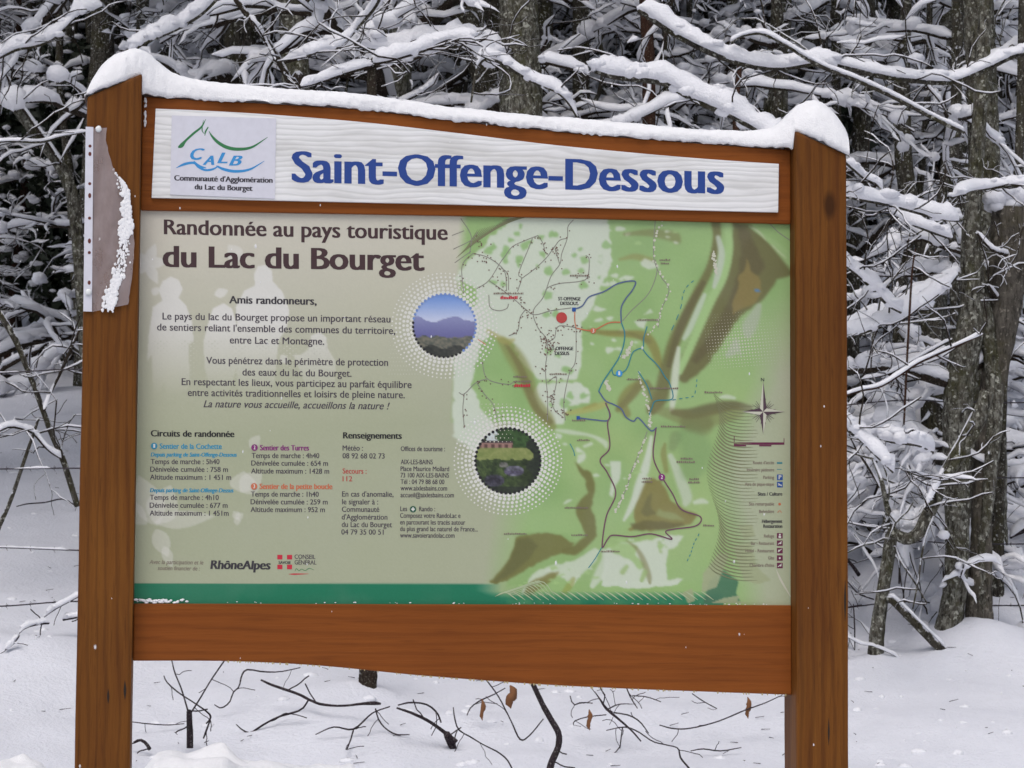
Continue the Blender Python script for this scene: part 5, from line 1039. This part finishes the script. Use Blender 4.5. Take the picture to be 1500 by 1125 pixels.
limb("snowy_branch", "lower thick snowy limb dipping behind the sign's top edge near its right post", 5.3, [(872, 104, 8), (900, 112, 10), (940, 116, 11), (975, 122, 11), (1010, 142, 10), (1040, 156, 11), (1065, 166, 10), (1095, 182, 10), (1120, 196, 8), (1145, 210, 6)], 30, 8)
limb("snowy_branch", "dark slanting branch with a thin line of snow, below the long drooping limb", 5.5, [(1070, 62, 3), (1090, 52, 4), (1118, 50, 5), (1150, 66, 5), (1200, 96, 7), (1250, 116, 7), (1300, 138, 7), (1350, 164, 7), (1390, 184, 7), (1412, 194, 5)], 7, 4)
limb("snowy_branch", "long thin branch with narrow snow at upper right from above the post to the trunk", 5.7, [(1212, 92, 8), (1250, 102, 9), (1300, 113, 9), (1350, 119, 9), (1392, 120, 9), (1425, 110, 10), (1455, 96, 9), (1480, 84, 9), (1520, 74, 8)], 16, 5)
limb("snowy_branch", "snow-covered elbow branch in front of the big lichen trunk", 5.9, [(690, 150, 3), (694, 125, 4), (700, 98, 5), (712, 86, 6), (735, 92, 6), (760, 108, 6), (790, 124, 5), (815, 134, 5), (832, 150, 4), (845, 172, 3)], 17, 4)
limb("snowy_branch", "snow-loaded branch rising to the top edge above the left half of the sign", 6.0, [(450, 82, 4), (470, 74, 4), (490, 72, 5), (512, 54, 5), (530, 34, 5), (550, 10, 5), (560, -12, 5)], 14, 10)
limb("snowy_branch", "broad mass of snow on a mossy branch left of the big lichen trunk", 6.2, [(520, 62, 4), (550, 72, 5), (590, 78, 6), (630, 72, 7), (660, 66, 7), (690, 72, 6), (712, 88, 5), (730, 96, 4)], 34, 14)
limb("snowy_branch", "snow clumped branch above the left edge of the photograph's left post", 7.0, [(-20, 92, 5), (0, 84, 5), (25, 72, 6), (50, 68, 6), (75, 58, 6), (95, 42, 6), (118, 20, 5), (150, 10, 4)], 20, 8)
limb("snowy_branch", "thin nearly level twig lined with snow, left of the plastic sleeve", 6.0, [(-20, 209, 3), (20, 207, 3), (60, 208, 4), (90, 200, 3), (128, 193, 2)], 5, 2)
limb("snowy_branch", "snow-covered branch just above the left end of the snow on the sign", 6.8, [(190, 78, 4), (212, 62, 6), (240, 50, 7), (270, 36, 7), (300, 16, 6), (325, -10, 5)], 22, 7)
limb("snowy_branch", "upper short snow-lined branch touching the right post's right edge", 5.2, [(1238, 238, 4), (1252, 250, 4), (1266, 262, 4), (1282, 268, 3), (1292, 280, 3)], 14, 5)
limb("snowy_branch", "main snowy bough spreading right from behind the right post below its cap", 5.3, [(1225, 286, 6), (1260, 292, 6), (1300, 300, 6), (1340, 310, 6), (1375, 320, 5), (1404, 324, 4)], 24, 16, tl_=.3)
limb("snowy_branch", "second bough just under the main snowy bough, right of the right post", 5.6, [(1300, 305, 4), (1330, 325, 5), (1360, 338, 5), (1394, 350, 4)], 18, 6, tl_=.25)
limb("snowy_branch", "thick snowy branch sloping down to the right, halfway down the right post", 5.4, [(1225, 380, 4), (1250, 398, 5), (1275, 420, 6), (1300, 446, 5), (1320, 458, 4)], 22, 6, tl_=.25)
limb("snowy_branch", "broad snowy branch crossing low from the post up to the bowed stem", 5.5, [(1225, 498, 5), (1260, 488, 6), (1300, 474, 6), (1345, 452, 6), (1380, 428, 5), (1404, 402, 4)], 26, 7, tl_=.25)
limb("snowy_branch", "reddish bare branch lightly dusted with snow in front of the bowed stem", 5.2, [(1236, 580, 3), (1262, 572, 4), (1290, 566, 4), (1320, 548, 4), (1345, 532, 4), (1380, 516, 4), (1412, 502, 3), (1440, 490, 2)], 6, 5, M_RED, tl_=.2)
limb("snowy_branch", "short level branch under a rounded pillow of snow, right of the post's middle", 5.2, [(1288, 640, 4), (1302, 646, 6), (1325, 649, 6), (1348, 653, 5), (1366, 662, 3)], 24, 4, tl_=.2)
limb("snowy_branch", "heaped snowy branch emerging from the post's right edge at mid height", 5.1, [(1225, 612, 5), (1245, 632, 6), (1262, 645, 6), (1285, 668, 5), (1308, 692, 3)], 26, 6, tl_=.25)
limb("snowy_branch", "lower snowy twig reaching right above the mossy stub", 5.3, [(1328, 690, 3), (1350, 698, 3), (1375, 701, 3), (1400, 700, 3), (1432, 704, 2)], 5, 5, tl_=.2)
limb("snowy_branch", "snowy spray of thin branches at the right edge in front of the dead trunk's top", 5.6, [(1395, 290, 4), (1420, 280, 4), (1450, 276, 5), (1480, 272, 5), (1520, 270, 5)], 16, 12, tl_=.3)
limb("bare_shoot", "thin upright reddish stem standing between the post and the bowed stem", 5.3, [(1324, 622, 3), (1327, 560, 3.4), (1331, 480, 3.4), (1336, 400, 3), (1341, 364, 2)], 0, 2, M_RED, tl_=.2)
limb("bare_shoot", "thin dark twig hanging in front of the snow beside the curving limb", 5.5, [(1368, 756, 3), (1356, 785, 3), (1350, 815, 3), (1345, 850, 3), (1337, 892, 2)], 0, 3, tl_=.2)
limb("bare_shoot", "thin dark stem slanting from the stub's top down to the right", 5.6, [(1310, 800, 4), (1322, 825, 4), (1342, 856, 3), (1358, 884, 2)], 0, 3, tl_=.2)

# shrubs just behind the sign at the right, heavy with snow
def shrub(label, Y, x, y, n, h, sn, seed, spread=1.0):
    rng = np.random.default_rng(seed); b = at(x, y, Y)[0]; b[2] = float(ground(b[0], Y))-.05; t = thing("snowy_shrub", b, label, "shrub")
    for k in range(n):
        B, S = MB(), MB(); az = rng.uniform(0, 6.28); d = np.array([math.cos(az)*spread, math.sin(az)*.5, rng.uniform(.5, 1.4)]); grow(B, S, b+rng.normal(0, .06, 3)*[1, 1, 0], d, h*rng.uniform(.6, 1.1), .011, 0, sn, rng, kids=(6, 4), seg=.08, droop=1.1)
        o = B.build("branch", M_TWIG, t)
        if S.V: S.build("snow", M_SNOW, o)
shrub("snow-bowed shrub filling the gap right of the right post at its middle height", 7.2, 1290, 800, 10, 1.9, .06, 31)
shrub("snow-bowed shrub just left of the bowed mossy stem", 7.8, 1360, 780, 9, 2.0, .06, 32)
shrub("snow-bowed shrub at the right edge beyond the dead trunk", 8.0, 1490, 780, 9, 2.0, .055, 33)
shrub("low snowy shrub close behind the post's right edge", 8.6, 1262, 760, 8, 1.6, .07, 34)
shrub("tall snowy shrub behind the bowed stem", 9.2, 1420, 740, 9, 2.6, .06, 35)
shrub("snowy shrub seen between the upper right trunks", 9.8, 1310, 700, 10, 3.0, .06, 36)

# --- barbed wire strands
M_WIRE = plain("rusty_wire", (52, 46, 52), .6)
SR = [("topmost", (546, 541, 500, 470)), ("second", (687, 686, 620, 590)), ("third", (802, 806, 740, 700)), ("fourth", (888, 881, 850, 797)), ("lowest", (984, 986, 960, 887))]
for nm, (ya, yb_, ym, yr) in SR:
    P = smoothline(np.vstack([at(-120, ya, 6.0), at(0, ya, 6.0), at(110, yb_, 6.0), at(255, yb_+3, 6.05), at(700, (yb_+ym)/2+20, 6.3), at(1244, yr+3, 6.55), at(1400, yr-1, 6.6), at(1480, yr, 6.6), at(1620, yr-2, 6.6)]), 220)
    t = thing("barbed_wire", P[0], f"{nm} strand of barbed wire stretched across the snow behind the sign", "wire"); B, S = MB(), MB()
    tube(B, P, .0030, 4); tube(B, P+np.stack([0*P[:, 0], .0025*np.cos(np.arange(220)*1.3), .0025*np.sin(np.arange(220)*1.3)], -1), .0015, 3); B.build("strand", M_WIRE, t); B = MB()
    for j in range(3, 218, 9):
        c = P[j]
        for a in (.5, 2.2, 3.6, 5.1): tube(B, [c-[.006, 0, 0], c+[.004*math.cos(a), .008*math.cos(a*2), .016*math.sin(a)]], [.0016, .0007], 3)
    B.build("barbs", M_WIRE, t)
    if nm in ("topmost", "second", "third"): snowtube(S, P[:70], .002, .007, 5, .8, gap=.45); S.build("snow", M_SNOW, t)

# --- twigs and small stems poking out of the snow below the sign
def groundthing(name, label, cat, strands, dY=-.12, snow=0, leaves=(), bark=None):
    lo = max(strands[0], key=lambda p: p[1]); g = gpt(lo[0], lo[1]); Yb = g[1]+dY; t = thing(name, g, label, cat)
    for i, s_ in enumerate(strands):
        B, S = MB(), MB(); ys_ = [gpt(p[0], p[1])[1] for p in s_]; Y = min(min(ys_)-.04, Yb); P, R = hero(B, S, s_, Y, snow, 6, .15, .06); o = B.build("branch" if len(strands) > 1 or cat != "twig" else "twig", bark or M_DARKTWIG, t)
        rg = np.random.default_rng(int(s_[0][0]*3+i)); C_ = MB()
        for q in range(max(2, len(P)//9)):
            j = int(rg.integers(2, len(P))); d = rg.normal(0, 1, 3); d[1] *= .3; grow(C_, MB(), P[j], d, rg.uniform(.03, .11), min(.0030, R[j]*.6), 2, 0, rg, kids=(0, 0), seg=.02, droop=.1)
        o2 = C_.build("side_twigs", bark or M_DARKTWIG, o); o2['kind'] = 'stuff'
        if S.V: S.build("snow", M_SNOW, o)
    for (x, y0_, y1_, w_) in leaves:
        m_ = MB(); P = at([x, x+w_*.3, x-w_*.1, x+w_*.1], [y0_, (y0_*2+y1_)/3, (y0_+2*y1_)/3, y1_], Yb-.03); tube(m_, smoothline(P, 10), np.array([.15, .5, .8, 1, .9, 1, .7, .8, .4, .05])*w_/2*pxm(Yb), 6, .5); m_.build("dry_leaf", M_LEAF, t)
    return t
G_ = groundthing
G_("sapling", "small broken stem with two thin shoots in a V, below the lower board at left", "sapling", [[(278, 1096, 14), (278, 1070, 13), (277, 1042, 11)], [(276, 1044, 3.5), (266, 1010, 3), (256, 985, 3), (250, 960, 2)], [(280, 1044, 3.5), (295, 1020, 3), (310, 995, 3), (330, 966, 3)], [(302, 1060, 3), (308, 1053, 4), (306, 1045, 4), (285, 1030, 3), (262, 1015, 3), (245, 1000, 3), (240, 990, 2)], [(298, 1082, 3), (303, 1068, 4), (308, 1055, 3)]])
G_("fallen_branch", "long fallen branch half buried in snow under the left half of the lower board", "branch", [[(382, 996, 4), (400, 1004, 6), (435, 1016, 6), (455, 1026, 6), (472, 1032, 6), (500, 1034, 5), (530, 1031, 6), (548, 1030, 9), (558, 1031, 5)], [(452, 1025, 3.5), (440, 1040, 4), (408, 1050, 4), (385, 1062, 4), (367, 1073, 4), (355, 1069, 3), (346, 1061, 2)], [(571, 1035, 3), (545, 1045, 3), (518, 1068, 4), (489, 1065, 3), (462, 1076, 2)], [(518, 1068, 3), (514, 1082, 3), (508, 1098, 3)], [(550, 1038, 3), (555, 1055, 3), (566, 1068, 3), (581, 1076, 3), (600, 1076, 2)]])
G_("fallen_branch", "short thick fallen branch ending in a dark broken stub, below the sign's middle", "branch", [[(581, 1037, 4), (604, 1045, 6), (629, 1057, 7), (650, 1072, 8), (669, 1086, 8)], [(655, 1076, 16), (660, 1086, 20), (664, 1098, 14)], [(583, 1033, 3), (601, 1029, 4), (625, 1032, 4), (640, 1044, 4), (646, 1058, 3)]])
G_("sapling", "dark curving stem rising from the snow to the lower board at its middle", "sapling", [[(803, 1135, 14), (808, 1116, 14), (817, 1095, 13), (818, 1075, 13), (808, 1056, 12), (796, 1035, 11), (788, 1018, 11), (778, 998, 10)], [(796, 1053, 2.5), (776, 1077, 3), (762, 1083, 4), (748, 1055, 3), (730, 1020, 3), (711, 994, 3)]], leaves=[(747, 1004, 1038, 14)], bark=M_DARKTWIG)
G_("twig", "small twig holding a narrow dry leaf, left of the dark curving stem", "twig", [[(684, 1048, 2), (690, 1036, 2.5), (704, 1026, 3), (722, 1018, 2.5), (740, 1008, 2)]], leaves=[(706, 1024, 1056, 7)])
G_("twig", "bent thin twig poking up right of the short thick fallen branch", "twig", [[(750, 1126, 3), (742, 1112, 3), (728, 1101, 3), (708, 1091, 2.5), (690, 1080, 3), (672, 1069, 3), (666, 1052, 3), (664, 1036, 2)]])
G_("bare_shrub", "tangled small bare shrub flattened by snow below the right half of the lower board", "shrub", [[(939, 1086, 3), (925, 1070, 4), (908, 1055, 5), (888, 1038, 6), (880, 1026, 4), (871, 1013, 2)], [(1010, 1126, 4), (997, 1110, 4), (993, 1096, 3), (975, 1091, 3), (956, 1086, 3), (935, 1072, 3), (915, 1065, 3), (888, 1070, 2)], [(908, 1096, 2.5), (910, 1080, 2.5), (912, 1065, 3)], [(890, 1103, 2), (900, 1103, 2), (908, 1094, 2.5)], [(888, 1047, 2.5), (861, 1050, 2.5), (842, 1056, 2.5), (840, 1062, 2)], [(950, 1074, 2), (938, 1058, 3), (922, 1048, 3), (900, 1044, 3)], [(888, 1040, 3), (905, 1032, 2.5), (922, 1031, 2)], [(835, 1019, 2), (840, 1032, 3), (852, 1029, 3), (868, 1030, 2)], [(934, 1038, 2), (924, 1022, 3), (918, 1008, 3)], [(926, 1019, 2.5), (948, 1021, 2.5), (968, 1028, 2)]], leaves=[(863, 1039, 1070, 7)])
G_("bare_shrub", "thin long twig with a dry leaf near the right post below the board", "shrub", [[(966, 1062, 2.5), (985, 1067, 3), (1010, 1067, 3), (1051, 1057, 3), (1092, 1040, 3), (1120, 1030, 2.5), (1146, 1018, 2)], [(1014, 1016, 2), (1030, 1027, 2.5), (1050, 1038, 2)]], leaves=[(1095, 1021, 1053, 8)])
G_("twig", "short straight twig lying on the snow near the right post's foot", "twig", [[(1012, 1100, 2.5), (1030, 1097, 3), (1055, 1100, 3), (1086, 1095, 2)]])
G_("twig", "knotted hanging twig left of the long fallen branch, under the lower board", "twig", [[(314, 1032, 2), (324, 1037, 3), (336, 1029, 3), (342, 1014, 3), (350, 1006, 3), (354, 990, 3.5), (362, 981, 3.5), (385, 984, 3), (410, 984, 2.5), (440, 978, 2)]])
G_("twig", "short stub of branch poking from the snow beside the left post's inner edge", "twig", [[(196, 1088, 5), (205, 1084, 6), (213, 1088, 7), (219, 1097, 8)]])
G_("twig", "thin horizontal twig beside the left post's inner edge near the broken stem", "twig", [[(190, 1057, 2), (215, 1060, 2.5), (245, 1062, 2.5), (270, 1060, 2)]])
G_("fallen_branch", "dark snow-covered branch lying low at the left edge beside the left post", "branch", [[(28, 928, 2), (36, 920, 4), (48, 916, 5), (60, 913, 6), (72, 913, 4)], [(28, 932, 3), (18, 945, 3), (8, 952, 2)], [(92, 908, 5), (108, 905, 5), (125, 902, 4)], [(65, 904, 2), (80, 893, 3), (100, 882, 3), (122, 870, 3)]], snow=9, dY=-.2)
G_("twig", "thin bent twig in the snow between the barbed wires at left", "twig", [[(24, 742, 2), (40, 738, 3), (66, 736, 3), (92, 731, 3), (112, 742, 2)]])
G_("twig", "thin upright dry weed stem between the right post and the mossy stub", "twig", [[(1252, 952, 2), (1252, 925, 3), (1251, 900, 3), (1250, 885, 2)], [(1240, 890, 3), (1250, 888, 3), (1262, 886, 3)]])
G_("twig", "dark broken branch end sticking out right of the right post", "twig", [[(1258, 842, 9), (1248, 828, 8), (1236, 814, 6)]], dY=-.4)
G_("twig", "thin curved twig arching from the right post to the mossy stub", "twig", [[(1236, 845, 2), (1245, 856, 3), (1258, 870, 3), (1280, 878, 3)]], dY=-.3)
G_("twig", "fine upright shoot in the snow behind the curving limb", "twig", [[(1322, 885, 2), (1326, 850, 2.5), (1332, 820, 2.5), (1336, 790, 2)], [(1317, 855, 4), (1318, 825, 4), (1319, 795, 3)]], dY=-.3)
G_("fallen_branch", "dark brush end sticking out of the snow at the right edge", "branch", [[(1480, 788, 5), (1495, 778, 14), (1515, 770, 20), (1540, 768, 20)]], snow=14, dY=-.2)

for o in bpy.data.objects:
    if o.type == 'MESH' and o.parent is not None and (o.name.split('.')[0] in ('snow', 'crown', 'twigs', 'foliage')): o['kind'] = 'stuff'

m_ = MB()
for k in range(420):
    y = 2.6+rng.random()**1.5*9; a, b = xrange_at(y); x = rng.uniform(a, b); r = rng.uniform(.006, .028)
    blob(m_, [x, y, float(ground(x, y))-r*.25], r, (rng.uniform(.8, 1.6), 1, .7), 7, 5)
tag(m_.build("snow_clods", M_SNOW), kind='stuff')
m_ = MB()
for k in range(500):
    y = 3.5+rng.random()*11; a, b = xrange_at(y); x = rng.uniform(a, b); az = rng.uniform(0, 6.28); L = rng.uniform(.008, .05); c0 = np.array([x, y, float(ground(x, y))+.006])
    tube(m_, [c0, c0+[L*math.cos(az), L*math.sin(az), rng.uniform(-.004, .012)]], [.0018, .001], 3)
tag(m_.build("twig_litter", M_DARKTWIG), kind='stuff')
